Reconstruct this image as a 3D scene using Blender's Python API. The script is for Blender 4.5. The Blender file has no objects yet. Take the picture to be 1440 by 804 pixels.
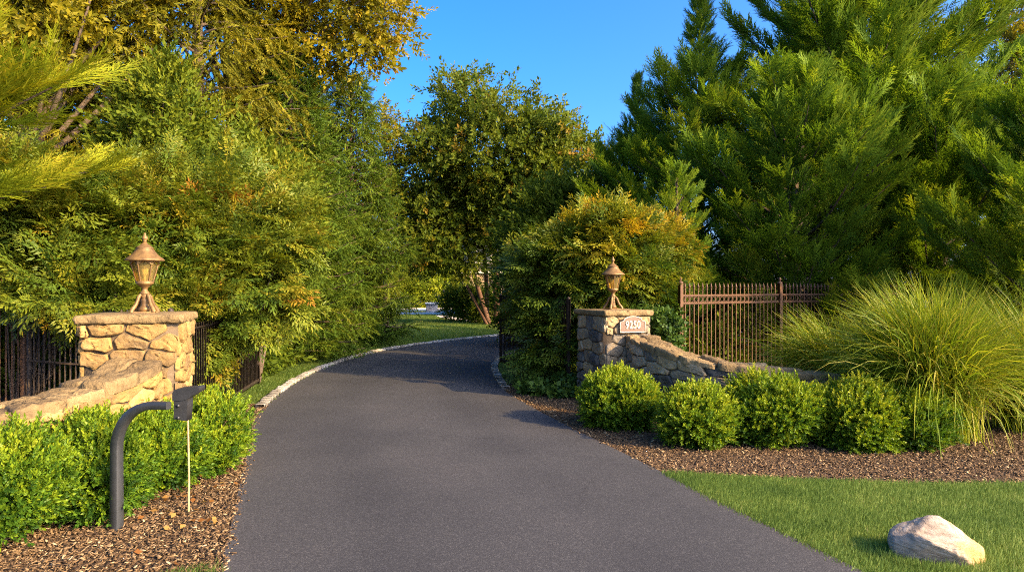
import bpy, math, random
import numpy as np
from mathutils import Vector, Matrix

random.seed(7)
rng = np.random.default_rng(11)
SC = bpy.context.scene
COL = SC.collection
R = math.radians
CH, F0, HY, CX = 1.85, 960.0, 402.0, 720.0     # camera height, focal length and centre in photo pixels


def P(px, py, D):
    return np.array([(px - CX) / F0 * D, D, CH + (HY - py) / F0 * D])


# ------------------------------------------------------------------ helpers
def norm(v):
    v = np.asarray(v, float)
    return v / np.maximum(np.linalg.norm(v, axis=-1, keepdims=True), 1e-9)


def link(o, parent=None):
    COL.objects.link(o)
    if parent is not None:
        o.parent = parent
    return o


def tag(o, label=None, cat=None, group=None, kind=None):
    if label: o['label'] = label
    if cat: o['category'] = cat
    if group: o['group'] = group
    if kind: o['kind'] = kind
    return o


def thing(name, label, cat, loc=(0, 0, 0), rz=0.0, group=None):
    o = bpy.data.objects.new(name, None)
    o.empty_display_size = .2
    link(o)
    o.location = loc
    o.rotation_euler = (0, 0, rz)
    return tag(o, label, cat, group)


def copy_tree(o, parent=None):
    c = o.copy()
    link(c, parent)
    for ch in list(o.children):
        copy_tree(ch, c)
    return c


def build(name, parts, mat, parent=None, smooth=False):
    """parts: list of (verts (n,3), faces (m,k), tint (m,) or scalar) -> one mesh object"""
    Vs, Ls, Ss, Ts, off, lo = [], [], [], [], 0, 0
    for V, Fc, T in parts:
        V = np.asarray(V, np.float32).reshape(-1, 3)
        Fc = np.asarray(Fc, np.int64)
        if Fc.size == 0:
            continue
        m, k = Fc.shape
        Vs.append(V)
        Ls.append((Fc + off).ravel())
        Ss.append(lo + np.arange(m) * k)
        Ts.append(np.broadcast_to(np.asarray(T, np.float32), (m,)))
        off += len(V)
        lo += m * k
    V = np.concatenate(Vs); L = np.concatenate(Ls); S = np.concatenate(Ss); T = np.concatenate(Ts)
    me = bpy.data.meshes.new(name)
    me.vertices.add(len(V)); me.vertices.foreach_set('co', V.ravel())
    me.loops.add(len(L)); me.loops.foreach_set('vertex_index', L.astype(np.int32))
    me.polygons.add(len(S)); me.polygons.foreach_set('loop_start', S.astype(np.int32))
    a = me.attributes.new('tint', 'FLOAT', 'FACE')
    a.data.foreach_set('value', T.astype(np.float32))
    me.update(calc_edges=True)
    if smooth:
        me.polygons.foreach_set('use_smooth', np.ones(len(S), bool))
    me.materials.append(mat)
    o = bpy.data.objects.new(name, me)
    return link(o, parent)


def box(x0, x1, y0, y1, z0, z1, t=.5):
    V = [(x, y, z) for z in (z0, z1) for y in (y0, y1) for x in (x0, x1)]
    Fc = [(0, 2, 3, 1), (4, 5, 7, 6), (0, 1, 5, 4), (2, 6, 7, 3), (0, 4, 6, 2), (1, 3, 7, 5)]
    return (np.array(V), np.array(Fc), t)


def bbox(x0, x1, y0, y1, z0, z1, b=.006, t=.5):
    """box with a small chamfer all round"""
    xs = (x0, x0 + b, x1 - b, x1); ys = (y0, y0 + b, y1 - b, y1); zs = (z0, z0 + b, z1 - b, z1)
    V = {}
    def v(i, j, k):
        return V.setdefault((i, j, k), len(V))
    Fc, Tr = [], []
    def q(*a): Fc.append([v(*p) for p in a])
    q((1, 1, 0), (1, 2, 0), (2, 2, 0), (2, 1, 0)); q((1, 1, 3), (2, 1, 3), (2, 2, 3), (1, 2, 3))
    q((1, 0, 1), (2, 0, 1), (2, 0, 2), (1, 0, 2)); q((1, 3, 1), (1, 3, 2), (2, 3, 2), (2, 3, 1))
    q((0, 1, 1), (0, 1, 2), (0, 2, 2), (0, 2, 1)); q((3, 1, 1), (3, 2, 1), (3, 2, 2), (3, 1, 2))
    for (s, c) in ((0, 1), (3, 2)):
        for (s2, c2) in ((0, 1), (3, 2)):
            q((1, s, c2), (2, s, c2), (2, c, s2), (1, c, s2))
            q((s, 1, c2), (s, 2, c2), (c, 2, s2), (c, 1, s2))
            q((s, c2, 1), (s, c2, 2), (c, s2, 2), (c, s2, 1))
            for (s3, c3) in ((0, 1), (3, 2)):
                Tr.append([v(s, c2, c3), v(c, s2, c3), v(c, c2, s3)])
    A = np.array([(xs[i], ys[j], zs[k]) for (i, j, k) in V])
    return [(A, np.array(Fc), t), (A, np.array(Tr), t)]


def tube(pts, rad, n=6, t=.5, cap=True):
    pts = np.asarray(pts, float)
    rad = np.broadcast_to(np.asarray(rad, float), (len(pts),))
    tan = norm(np.gradient(pts, axis=0))
    ref = np.array([0, 0, 1.]) if abs(tan[0][2]) < .9 else np.array([1., 0, 0])
    rings = []
    for p, d, r in zip(pts, tan, rad):
        s = norm(np.cross(ref, d)); u = np.cross(d, s)
        a = np.arange(n) / n * 2 * math.pi
        rings.append(p + r * (np.cos(a)[:, None] * s + np.sin(a)[:, None] * u))
        ref = u
    V = np.concatenate(rings)
    i = np.arange(len(pts) - 1)[:, None] * n
    j = np.arange(n)[None]
    Fc = np.stack([i + j, i + (j + 1) % n, i + n + (j + 1) % n, i + n + j], -1).reshape(-1, 4)
    out = [(V, Fc, t)]
    if cap:
        out.append((rings[-1], np.array([list(range(n))]), t))
        out.append((rings[0], np.array([list(range(n))[::-1]]), t))
    return out


def lathe(prof, n=20, t=.5, phase=0.0, c=(0, 0, 0)):
    """prof: list of (radius, z)"""
    a = np.arange(n) / n * 2 * math.pi + phase
    V = np.concatenate([np.stack([c[0] + r * np.cos(a), c[1] + r * np.sin(a), np.full(n, c[2] + z)], -1) for r, z in prof])
    i = np.arange(len(prof) - 1)[:, None] * n
    j = np.arange(n)[None]
    Fc = np.stack([i + j, i + (j + 1) % n, i + n + (j + 1) % n, i + n + j], -1).reshape(-1, 4)
    return [(V, Fc, t)]


def catmull(pts, m=8):
    p = np.asarray(pts, float)
    q = np.vstack([2 * p[0] - p[1], p, 2 * p[-1] - p[-2]])
    out = []
    for i in range(1, len(q) - 2):
        for s in np.arange(m) / m:
            out.append(.5 * ((2 * q[i]) + (-q[i - 1] + q[i + 1]) * s + (2 * q[i - 1] - 5 * q[i] + 4 * q[i + 1] - q[i + 2]) * s ** 2
                             + (-q[i - 1] + 3 * q[i] - 3 * q[i + 1] + q[i + 2]) * s ** 3))
    out.append(p[-1])
    return np.array(out)


def vnoise(x, seed=0):
    """cheap smooth 3-D noise, about -1..1, x (n,3)"""
    r = np.random.default_rng(seed)
    o = np.zeros(len(x))
    for k in range(7):
        w = r.normal(size=3) * (1 + .45 * k); ph = r.uniform(0, 6.28)
        o += np.sin(x @ w + ph) / (1 + .3 * k)
    return o / 2.6


# ------------------------------------------------------------------ materials
def mat(name):
    m = bpy.data.materials.new(name)
    m.use_nodes = True
    nt = m.node_tree
    return m, nt, nt.nodes, nt.links, nt.nodes['Principled BSDF']


def ramp(nodes, stops):
    n = nodes.new('ShaderNodeValToRGB')
    e = n.color_ramp.elements
    while len(e) < len(stops):
        e.new(.5)
    for el, (p, c) in zip(e, stops):
        el.position = p
        el.color = (*c, 1)
    return n


def leaf_mat(name, stops, rough=.5, spec=.3, trans=.35, tboost=(1.25, 1.2, .55), nscale=.7, namp=.28):
    stops = [(p, (c[0], c[1], c[2] * (.6 if 'lawn' not in name else 1.6))) for p, c in stops]
    rough, spec = max(rough, .5), spec * .45
    m, nt, N, L, b = mat(name)
    at = N.new('ShaderNodeAttribute'); at.attribute_name = 'tint'
    tc = N.new('ShaderNodeNewGeometry')
    nz = N.new('ShaderNodeTexNoise'); nz.inputs['Scale'].default_value = nscale; nz.inputs['Detail'].default_value = 2
    L.new(tc.outputs['Position'], nz.inputs['Vector'])
    ma = N.new('ShaderNodeMath'); ma.operation = 'MULTIPLY_ADD'; ma.inputs[1].default_value = namp * 2; ma.inputs[2].default_value = -namp
    L.new(nz.outputs['Fac'], ma.inputs[0])
    ad = N.new('ShaderNodeMath'); ad.operation = 'ADD'; ad.use_clamp = True
    L.new(at.outputs['Fac'], ad.inputs[0]); L.new(ma.outputs[0], ad.inputs[1])
    rp = ramp(N, stops); L.new(ad.outputs[0], rp.inputs[0])
    L.new(rp.outputs[0], b.inputs['Base Color'])
    b.inputs['Roughness'].default_value = rough
    b.inputs['Specular IOR Level'].default_value = spec
    mx = N.new('ShaderNodeMix'); mx.data_type = 'RGBA'; mx.blend_type = 'MULTIPLY'; mx.inputs['Factor'].default_value = 1
    L.new(rp.outputs[0], mx.inputs['A']); mx.inputs['B'].default_value = (*tboost, 1)
    tr = N.new('ShaderNodeBsdfTranslucent'); L.new(mx.outputs['Result'], tr.inputs['Color'])
    ms = N.new('ShaderNodeMixShader'); ms.inputs[0].default_value = trans
    L.new(b.outputs[0], ms.inputs[1]); L.new(tr.outputs[0], ms.inputs[2])
    L.new(ms.outputs[0], N['Material Output'].inputs['Surface'])
    return m


def noise_mat(name, stops, scale=6, detail=6, rough=.85, bump=.3, bscale=None, dist=.01, spec=.3, use_tint=0.0, metallic=0.0, coord='Object', rough_var=0.0):
    m, nt, N, L, b = mat(name)
    tc = N.new('ShaderNodeTexCoord')
    src = tc.outputs[coord]
    nz = N.new('ShaderNodeTexNoise'); nz.inputs['Scale'].default_value = scale; nz.inputs['Detail'].default_value = detail
    nz.inputs['Roughness'].default_value = .65
    L.new(src, nz.inputs['Vector'])
    fac = nz.outputs['Fac']
    if use_tint:
        at = N.new('ShaderNodeAttribute'); at.attribute_name = 'tint'
        ma = N.new('ShaderNodeMath'); ma.operation = 'MULTIPLY_ADD'; ma.inputs[1].default_value = use_tint; ma.inputs[2].default_value = -use_tint / 2
        L.new(at.outputs['Fac'], ma.inputs[0])
        ad = N.new('ShaderNodeMath'); ad.operation = 'ADD'; ad.use_clamp = True
        L.new(fac, ad.inputs[0]); L.new(ma.outputs[0], ad.inputs[1])
        fac = ad.outputs[0]
    rp = ramp(N, stops); L.new(fac, rp.inputs[0])
    L.new(rp.outputs[0], b.inputs['Base Color'])
    b.inputs['Roughness'].default_value = rough
    b.inputs['Specular IOR Level'].default_value = spec
    b.inputs['Metallic'].default_value = metallic
    if bump:
        n2 = N.new('ShaderNodeTexNoise'); n2.inputs['Scale'].default_value = bscale or scale * 4; n2.inputs['Detail'].default_value = 6
        L.new(src, n2.inputs['Vector'])
        bp = N.new('ShaderNodeBump'); bp.inputs['Strength'].default_value = bump; bp.inputs['Distance'].default_value = dist
        L.new(n2.outputs['Fac'], bp.inputs['Height']); L.new(bp.outputs[0], b.inputs['Normal'])
    return m


M = {}
M['leyland'] = leaf_mat('cypress_foliage', [(0, (.04, .08, .016)), (.45, (.105, .185, .026)), (.8, (.2, .28, .034)), (1, (.28, .29, .045))], rough=.6, spec=.2, trans=.4)
M['leyland_sunlit'] = leaf_mat('sun_tinted_cypress_foliage', [(0, (.06, .11, .012)), (.45, (.17, .22, .018)), (.8, (.31, .32, .025)), (1, (.36, .32, .035))], rough=.55, trans=.35)  # cypress foliage again, with yellow sunlight put into the ramp
M['spruce'] = leaf_mat('spruce_needles', [(0, (.03, .065, .014)), (.45, (.075, .13, .018)), (.8, (.15, .19, .024)), (1, (.22, .21, .03))], rough=.6, trans=.2)
M['tassel'] = leaf_mat('tassel_needles', [(0, (.045, .065, .012)), (.45, (.16, .155, .018)), (.8, (.29, .235, .022)), (1, (.34, .24, .03))], rough=.6, trans=.3)
M['nandina'] = leaf_mat('nandina_leaves', [(0, (.026, .058, .016)), (.4, (.078, .125, .02)), (.66, (.16, .18, .022)), (.85, (.27, .2, .028)), (1, (.3, .12, .035))], rough=.42, spec=.4, trans=.33)
M['nandina_gold'] = leaf_mat('golden_nandina_leaves', [(0, (.022, .06, .018)), (.4, (.05, .1, .02)), (.62, (.13, .16, .022)), (.82, (.3, .25, .022)), (1, (.36, .21, .03))], rough=.42, spec=.4, trans=.35)  # gold tops: new growth colour plus sunshine painted in
M['holly'] = leaf_mat('glossy_leaves', [(0, (.032, .058, .011)), (.5, (.08, .115, .016)), (.85, (.15, .17, .02)), (1, (.2, .2, .03))], rough=.6, spec=.12, trans=.28)
M['myrtle'] = leaf_mat('myrtle_leaves', [(0, (.035, .065, .015)), (.5, (.085, .125, .02)), (.8, (.15, .165, .026)), (1, (.24, .14, .035))], rough=.55, spec=.2, trans=.36)
M['maple'] = leaf_mat('golden_leaves', [(0, (.07, .085, .014)), (.5, (.18, .17, .02)), (.8, (.29, .235, .022)), (1, (.33, .2, .03))], rough=.45, trans=.42)
M['box'] = leaf_mat('boxwood_leaves', [(0, (.022, .06, .012)), (.35, (.06, .13, .015)), (.65, (.17, .25, .018)), (1, (.32, .34, .03))], rough=.35, spec=.45, trans=.33, nscale=2.5, namp=.12)
M['grassblade'] = leaf_mat('lawn_blades', [(0, (.06, .11, .016)), (.5, (.15, .225, .028)), (.85, (.26, .31, .045)), (1, (.4, .34, .1))], rough=.5, trans=.35, nscale=2.2, namp=.34)
M['reed'] = leaf_mat('silver_grass_blades', [(0, (.05, .1, .015)), (.45, (.14, .21, .022)), (.75, (.3, .31, .035)), (1, (.42, .37, .12))], rough=.42, spec=.4, trans=.35, nscale=1.2, namp=.15)
M['ivy'] = leaf_mat('ivy_leaves', [(0, (.02, .05, .015)), (.6, (.05, .1, .025)), (1, (.1, .16, .04))], rough=.35, spec=.45, trans=.25)
M['dry'] = leaf_mat('dry_leaves', [(0, (.1, .04, .018)), (.5, (.2, .085, .035)), (1, (.3, .19, .09))], rough=.6, trans=.2)
M['bark'] = noise_mat('bark', [(.25, (.045, .03, .02)), (.7, (.13, .095, .065))], scale=9, bump=.7, dist=.02)
M['red_bark'] = noise_mat('red_bark', [(.25, (.055, .026, .015)), (.7, (.13, .068, .038))], scale=7, bump=.5, dist=.015)
M['stone'] = noise_mat('sun_tinted_fieldstone', [(.12, (.065, .05, .033)), (.34, (.145, .093, .04)), (.55, (.225, .138, .047)), (.78, (.29, .175, .053)), (.95, (.33, .22, .09))],
                       scale=7, detail=8, rough=.88, bump=.75, bscale=26, dist=.02, use_tint=1.0)  # tan stone, the sun's gold on the left pillar put into its colour
M['stone_grey'] = noise_mat('grey_fieldstone', [(.12, (.08, .07, .06)), (.34, (.16, .135, .1)), (.52, (.25, .18, .1)), (.78, (.33, .225, .11)), (.95, (.39, .3, .19))],
                            scale=7, detail=8, rough=.88, bump=.75, bscale=26, dist=.02, use_tint=1.0)
M['mortar'] = noise_mat('mortar', [(.3, (.07, .05, .03)), (.7, (.14, .1, .06))], scale=18, bump=.6, bscale=60, dist=.008, rough=.95)
M['cap'] = noise_mat('capstone', [(.2, (.08, .055, .028)), (.45, (.17, .115, .05)), (.62, (.21, .145, .065)), (.8, (.29, .21, .1))], scale=7, detail=10, bump=.9, bscale=30, dist=.02, use_tint=.6)
M['bronze'] = noise_mat('aged_bronze', [(.25, (.06, .036, .018)), (.45, (.14, .08, .03)), (.65, (.23, .135, .045)), (.85, (.17, .15, .09))], scale=9, detail=8, rough=.55, bump=.2, dist=.003, metallic=.3, spec=.4)
M['fence'] = noise_mat('bronze_iron', [(.3, (.065, .033, .018)), (.7, (.12, .062, .033))], scale=12, rough=.55, bump=.08, dist=.002, metallic=.1, spec=.3)
M['gate'] = noise_mat('dark_iron', [(.3, (.025, .017, .012)), (.7, (.06, .042, .03))], scale=12, rough=.55, bump=.08, dist=.002, metallic=.1, spec=.3)
M['black'] = noise_mat('black_steel', [(.3, (.018, .02, .022)), (.7, (.033, .035, .038))], scale=10, rough=.42, bump=.1, bscale=40, dist=.002, spec=.5)
M['plastic'] = noise_mat('black_plastic', [(.3, (.014, .014, .015)), (.7, (.024, .024, .025))], scale=10, rough=.5, bump=.06, dist=.002, spec=.5)
M['bamboo'] = noise_mat('tan_cane', [(.3, (.3, .22, .1)), (.7, (.42, .32, .16))], scale=20, rough=.6, bump=.1, dist=.002)
M['cobble'] = noise_mat('granite_setts', [(.15, (.17, .15, .12)), (.5, (.32, .29, .24)), (.85, (.47, .44, .38))], scale=12, detail=8, bump=.6, bscale=40, dist=.01, use_tint=.7, rough=.9)
M['boulder'] = None
M['soil'] = noise_mat('soil', [(.3, (.03, .022, .014)), (.55, (.055, .04, .024)), (.75, (.06, .06, .028))], scale=1.3, detail=10, bump=.8, bscale=14, dist=.03, rough=.95)
M['turf'] = noise_mat('turf', [(.3, (.045, .075, .012)), (.55, (.085, .13, .018)), (.8, (.13, .17, .025))], scale=2.2, detail=10, bump=.8, bscale=40, dist=.02, rough=.9)
M['mulch'] = noise_mat('mulch', [(.3, (.035, .02, .01)), (.5, (.08, .047, .023)), (.68, (.14, .085, .043)), (.85, (.22, .15, .085))], scale=26, detail=8, bump=.9, bscale=38, dist=.03, rough=.95)
M['chips'] = noise_mat('bark_chips', [(.15, (.042, .024, .012)), (.5, (.12, .072, .032)), (.8, (.215, .142, .07)), (.97, (.38, .28, .155))], scale=9, detail=3, bump=.3, dist=.003, use_tint=1.1, rough=.9)
M['concrete'] = noise_mat('pale_paving', [(.3, (.5, .47, .42)), (.7, (.66, .63, .58))], scale=3, bump=.2, rough=.8)
M['flag'] = noise_mat('flagstone', [(.3, (.25, .22, .2)), (.7, (.38, .34, .31))], scale=3, bump=.3, rough=.85)
M['stucco'] = noise_mat('stucco', [(.3, (.38, .31, .23)), (.7, (.48, .4, .31))], scale=4, bump=.2, rough=.9)
M['trim'] = noise_mat('white_trim', [(.3, (.28, .25, .21)), (.7, (.36, .33, .28))], scale=4, bump=.05, rough=.6)
M['slate'] = noise_mat('slate', [(.3, (.07, .068, .07)), (.7, (.15, .14, .14))], scale=9, bump=.5, rough=.7)


def asphalt():
    m, nt, N, L, b = mat('asphalt')
    tc = N.new('ShaderNodeTexCoord'); o = tc.outputs['Object']
    a = N.new('ShaderNodeTexVoronoi'); a.inputs['Scale'].default_value = 120; L.new(o, a.inputs['Vector'])
    rp = ramp(N, [(.0, (.024, .024, .027)), (.45, (.031, .031, .034)), (.8, (.04, .04, .043)), (1, (.066, .064, .064))])
    sep = N.new('ShaderNodeSeparateColor'); L.new(a.outputs['Color'], sep.inputs[0]); L.new(sep.outputs[0], rp.inputs[0])
    n2 = N.new('ShaderNodeTexNoise'); n2.inputs['Scale'].default_value = .55; n2.inputs['Detail'].default_value = 5; L.new(o, n2.inputs['Vector'])
    r2 = ramp(N, [(.28, (.74, .75, .78)), (.5, (1, 1, 1)), (.72, (1.28, 1.22, 1.18))]); at = N.new('ShaderNodeAttribute'); at.attribute_name = 'tint'
    m1 = N.new('ShaderNodeMath'); m1.operation = 'MULTIPLY_ADD'; m1.inputs[1].default_value = .42; m1.inputs[2].default_value = -.21; L.new(at.outputs['Fac'], m1.inputs[0])
    m2 = N.new('ShaderNodeMath'); m2.operation = 'ADD'; L.new(n2.outputs['Fac'], m2.inputs[0]); L.new(m1.outputs[0], m2.inputs[1])
    L.new(m2.outputs[0], r2.inputs[0])
    mx = N.new('ShaderNodeMix'); mx.data_type = 'RGBA'; mx.blend_type = 'MULTIPLY'; mx.inputs['Factor'].default_value = 1
    L.new(rp.outputs[0], mx.inputs['A']); L.new(r2.outputs[0], mx.inputs['B'])
    # hairline cracks in the old surface
    nw = N.new('ShaderNodeTexNoise'); nw.inputs['Scale'].default_value = 1.6; nw.inputs['Detail'].default_value = 5; L.new(o, nw.inputs['Vector'])
    vm = N.new('ShaderNodeMix'); vm.data_type = 'RGBA'; vm.blend_type = 'ADD'; vm.inputs['Factor'].default_value = .9; L.new(o, vm.inputs['A']); L.new(nw.outputs['Color'], vm.inputs['B'])
    cv = N.new('ShaderNodeTexVoronoi'); cv.feature = 'DISTANCE_TO_EDGE'; cv.inputs['Scale'].default_value = .5; L.new(vm.outputs['Result'], cv.inputs['Vector'])
    rc_ = ramp(N, [(.0, (.45, .45, .45)), (.0035, (.75, .75, .75)), (.006, (1, 1, 1))]); L.new(cv.outputs['Distance'], rc_.inputs[0])
    nm = N.new('ShaderNodeTexNoise'); nm.inputs['Scale'].default_value = .45; L.new(o, nm.inputs['Vector'])
    rm = ramp(N, [(.5, (0, 0, 0)), (.6, (.7, .7, .7))]); L.new(nm.outputs['Fac'], rm.inputs[0])
    mc = N.new('ShaderNodeMix'); mc.data_type = 'RGBA'; mc.blend_type = 'MULTIPLY'; L.new(rm.outputs[0], mc.inputs['Factor']); L.new(mx.outputs['Result'], mc.inputs['A']); L.new(rc_.outputs[0], mc.inputs['B'])
    L.new(mc.outputs['Result'], b.inputs['Base Color'])
    b.inputs['Roughness'].default_value = .82
    b.inputs['Specular IOR Level'].default_value = .35
    bp = N.new('ShaderNodeBump'); bp.inputs['Strength'].default_value = .55; bp.inputs['Distance'].default_value = .006
    n3 = N.new('ShaderNodeTexNoise'); n3.inputs['Scale'].default_value = 130; n3.inputs['Detail'].default_value = 3; L.new(o, n3.inputs['Vector'])
    L.new(n3.outputs['Fac'], bp.inputs['Height']); L.new(bp.outputs[0], b.inputs['Normal'])
    return m


M['asphalt'] = asphalt()


def glass(name, col, rough=.12, alpha=.5):
    m, nt, N, L, b = mat(name)
    b.inputs['Base Color'].default_value = (*col, 1)
    b.inputs['Roughness'].default_value = rough
    tr = N.new('ShaderNodeBsdfTransparent'); tr.inputs['Color'].default_value = (min(1, col[0] * 1.6), min(1, col[1] * 1.6), min(1, col[2] * 1.6), 1)
    ms = N.new('ShaderNodeMixShader'); ms.inputs[0].default_value = alpha
    L.new(tr.outputs[0], ms.inputs[1]); L.new(b.outputs[0], ms.inputs[2])
    L.new(ms.outputs[0], N['Material Output'].inputs['Surface'])
    return m


M['amber'] = glass('amber_glass', (.52, .4, .16), .08, .18)
M['bulb'] = glass('bulb_glass', (.75, .7, .55), .1, .55)


def water_mat():
    m, nt, N, L, b = mat('pool_water')
    b.inputs['Base Color'].default_value = (.05, .32, .36, 1)
    b.inputs['Roughness'].default_value = .08
    nz = N.new('ShaderNodeTexNoise'); nz.inputs['Scale'].default_value = 2.5
    bp = N.new('ShaderNodeBump'); bp.inputs['Strength'].default_value = .1
    L.new(nz.outputs['Fac'], bp.inputs['Height']); L.new(bp.outputs[0], b.inputs['Normal'])
    return m


M['water'] = water_mat()


def dark_glass():
    m, nt, N, L, b = mat('window_glass')
    b.inputs['Base Color'].default_value = (.03, .035, .04, 1); b.inputs['Roughness'].default_value = .06
    return m


M['pane'] = dark_glass()


def boulder_mat():
    m, nt, N, L, b = mat('pale_boulder')
    tc = N.new('ShaderNodeTexCoord'); o = tc.outputs['Object']
    mp = N.new('ShaderNodeMapping'); mp.inputs['Rotation'].default_value = (.5, .55, .3); mp.inputs['Scale'].default_value = (3, 3, 16); L.new(o, mp.inputs[0])
    n1 = N.new('ShaderNodeTexNoise'); n1.inputs['Scale'].default_value = 2.2; n1.inputs['Detail'].default_value = 9; n1.inputs['Roughness'].default_value = .7; L.new(mp.outputs[0], n1.inputs['Vector'])
    r1 = ramp(N, [(.28, (.09, .065, .042)), (.42, (.24, .18, .125)), (.58, (.36, .295, .225)), (.75, (.47, .41, .335))]); L.new(n1.outputs['Fac'], r1.inputs[0])
    n2 = N.new('ShaderNodeTexNoise'); n2.inputs['Scale'].default_value = 4; n2.inputs['Detail'].default_value = 6; L.new(o, n2.inputs['Vector'])
    sp = N.new('ShaderNodeSeparateXYZ'); L.new(o, sp.inputs[0])
    ad = N.new('ShaderNodeMath'); ad.operation = 'MULTIPLY_ADD'; ad.inputs[1].default_value = 1.1; L.new(sp.outputs[0], ad.inputs[0]); L.new(n2.outputs['Fac'], ad.inputs[2])
    r2 = ramp(N, [(.62, (0, 0, 0)), (.8, (1, 1, 1))]); L.new(ad.outputs[0], r2.inputs[0])
    mx = N.new('ShaderNodeMix'); mx.data_type = 'RGBA'; L.new(r2.outputs[0], mx.inputs['Factor']); L.new(r1.outputs[0], mx.inputs['A']); mx.inputs['B'].default_value = (.4, .25, .085, 1)  # gold of the low sun painted onto the right end
    L.new(mx.outputs['Result'], b.inputs['Base Color'])
    b.inputs['Roughness'].default_value = .85
    bp = N.new('ShaderNodeBump'); bp.inputs['Strength'].default_value = .8; bp.inputs['Distance'].default_value = .02
    L.new(n1.outputs['Fac'], bp.inputs['Height']); L.new(bp.outputs[0], b.inputs['Normal'])
    return m


M['boulder'] = boulder_mat()

# ------------------------------------------------------------------ foliage templates  (local x = axis, y = side, z = normal)
def frames(axis, up):
    a = norm(axis)
    s = norm(np.cross(np.broadcast_to(up, a.shape), a) + 1e-6)
    n = np.cross(a, s)
    return np.stack([a, s, n], -1)


def inst(tpl, pos, Rm, sc, tint):
    V, Fc, T = tpl
    N_ = len(pos)
    W = np.einsum('nij,mj->nmi', Rm, V) * np.asarray(sc)[:, None, None] + pos[:, None, :]
    G = Fc[None] + (np.arange(N_) * len(V))[:, None, None]
    return (W.reshape(-1, 3), G.reshape(-1, Fc.shape[1]), (np.asarray(tint)[:, None] + T[None]).ravel())


def scatter(tpls, pos, Rm, sc, tint):
    out = []
    k = rng.integers(0, len(tpls), len(pos))
    for i, t in enumerate(tpls):
        q = k == i
        if q.any():
            out.append(inst(t, pos[q], Rm[q], np.asarray(sc)[q], np.asarray(tint)[q]))
    return out


def blades(bp, d, l, w, up=(0, 0, 1), tint=0.0):
    """triangles: base at bp, along d (n,3), length l, width w"""
    bp = np.asarray(bp, float); d = norm(d)
    s = norm(np.cross(d, np.asarray(up)) + 1e-5)
    w = np.broadcast_to(w, (len(bp),))[:, None]; l = np.broadcast_to(l, (len(bp),))[:, None]
    V = np.stack([bp - s * w / 2, bp + s * w / 2, bp + d * l], 1).reshape(-1, 3)
    return V, np.arange(len(bp) * 3).reshape(-1, 3), np.broadcast_to(np.asarray(tint, float), (len(bp),))


def leaves(bp, d, n, l, w, tint=0.0, fold=.15):
    """rhombic leaf quads"""
    bp = np.asarray(bp, float); d = norm(d)
    s = norm(np.cross(n, d) + 1e-5); u = np.cross(d, s)
    w = np.broadcast_to(w, (len(bp),))[:, None]; l = np.broadcast_to(l, (len(bp),))[:, None]
    m = bp + d * l * .45
    V = np.stack([bp, m + s * w / 2 + u * w * fold, bp + d * l, m - s * w / 2 + u * w * fold], 1).reshape(-1, 3)
    return V, np.arange(len(bp) * 4).reshape(-1, 4), np.broadcast_to(np.asarray(tint, float), (len(bp),))


def tpl_cypress(seed, k=7, wm=1.0):
    r = np.random.default_rng(seed)
    bp, d, l, w, t = [], [], [], [], []
    zc = lambda x: .1 * x * x
    for i in range(k):
        x = .04 + .94 * i / k
        for s in (-1, 1):
            a = R(r.uniform(16, 36)); ll = .56 * (1 - .5 * x) * r.uniform(.7, 1.3)
            dd = np.array([math.cos(a), s * math.sin(a), r.uniform(-.15, .3)])
            b0 = np.array([x, 0, zc(x)])
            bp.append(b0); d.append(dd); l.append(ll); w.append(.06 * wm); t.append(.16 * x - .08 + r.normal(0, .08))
            for q in (.3, .6):
                a2 = a + R(r.choice([-24, 24]))
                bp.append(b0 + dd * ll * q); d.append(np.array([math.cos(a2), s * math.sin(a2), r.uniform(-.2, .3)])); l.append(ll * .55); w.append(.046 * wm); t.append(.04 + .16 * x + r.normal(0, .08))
    bp.append(np.zeros(3)); d.append(np.array([1, 0, .1])); l.append(1.08); w.append(.04); t.append(.05)
    return blades(np.array(bp), np.array(d), np.array(l), np.array(w), tint=np.array(t))


def tpl_spruce(seed, n=34):
    r = np.random.default_rng(seed)
    x = np.sort(r.uniform(0, 1, n))
    a = r.uniform(0, 2 * math.pi, n)
    bp = np.stack([x, 0 * x, -.06 * x * x], -1)
    d = np.stack([np.full(n, .75), np.cos(a) * .7, np.sin(a) * .7], -1)
    l = .2 * r.uniform(.7, 1.2, n) * (1 - .35 * x)
    A = blades(bp, d, l, .035, up=(.2, .3, 1), tint=.12 * x)
    B = blades(np.array([[0, 0, 0], [0, 0, 0.]]), np.array([[1, .02, -.06], [1, -.02, -.06]]), np.array([1.05, 1.05]), .06, up=(0, .7, .7), tint=0.0)
    return np.concatenate([A[0], B[0]]), np.concatenate([A[1], B[1] + len(A[0])]), np.concatenate([A[2], B[2]])


def tpl_nandina(seed):
    r = np.random.default_rng(seed)
    bp, d, n, l = [], [], [], []
    for x in (.25, .42, .58, .72, .85, 1.0):
        z0 = -.12 * x * x
        for s in ((-1, 1) if x < 1 else (0,)):
            a = s * R(r.uniform(42, 62)); ll = .5 * (1.1 - x) + .16
            pd = np.array([math.cos(a), math.sin(a), r.uniform(-.35, .05)])
            b0 = np.array([x, 0, z0])
            m = 3 if x > .6 else 4
            for i in range(m):
                q = (i + .7) / m
                for s2 in ((-1, 1) if i < m - 1 else (0,)):
                    a2 = a + s2 * R(r.uniform(32, 55))
                    bp.append(b0 + pd * ll * q)
                    d.append(np.array([math.cos(a2), math.sin(a2), r.uniform(-.55, -.05)]))
                    n.append(np.array([r.normal(0, .3), r.normal(0, .3), 1]))
                    l.append(r.uniform(.15, .23))
    l = np.array(l)
    return leaves(np.array(bp), np.array(d), np.array(n), l, l * .3, tint=r.normal(0, .05, len(l)))


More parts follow.
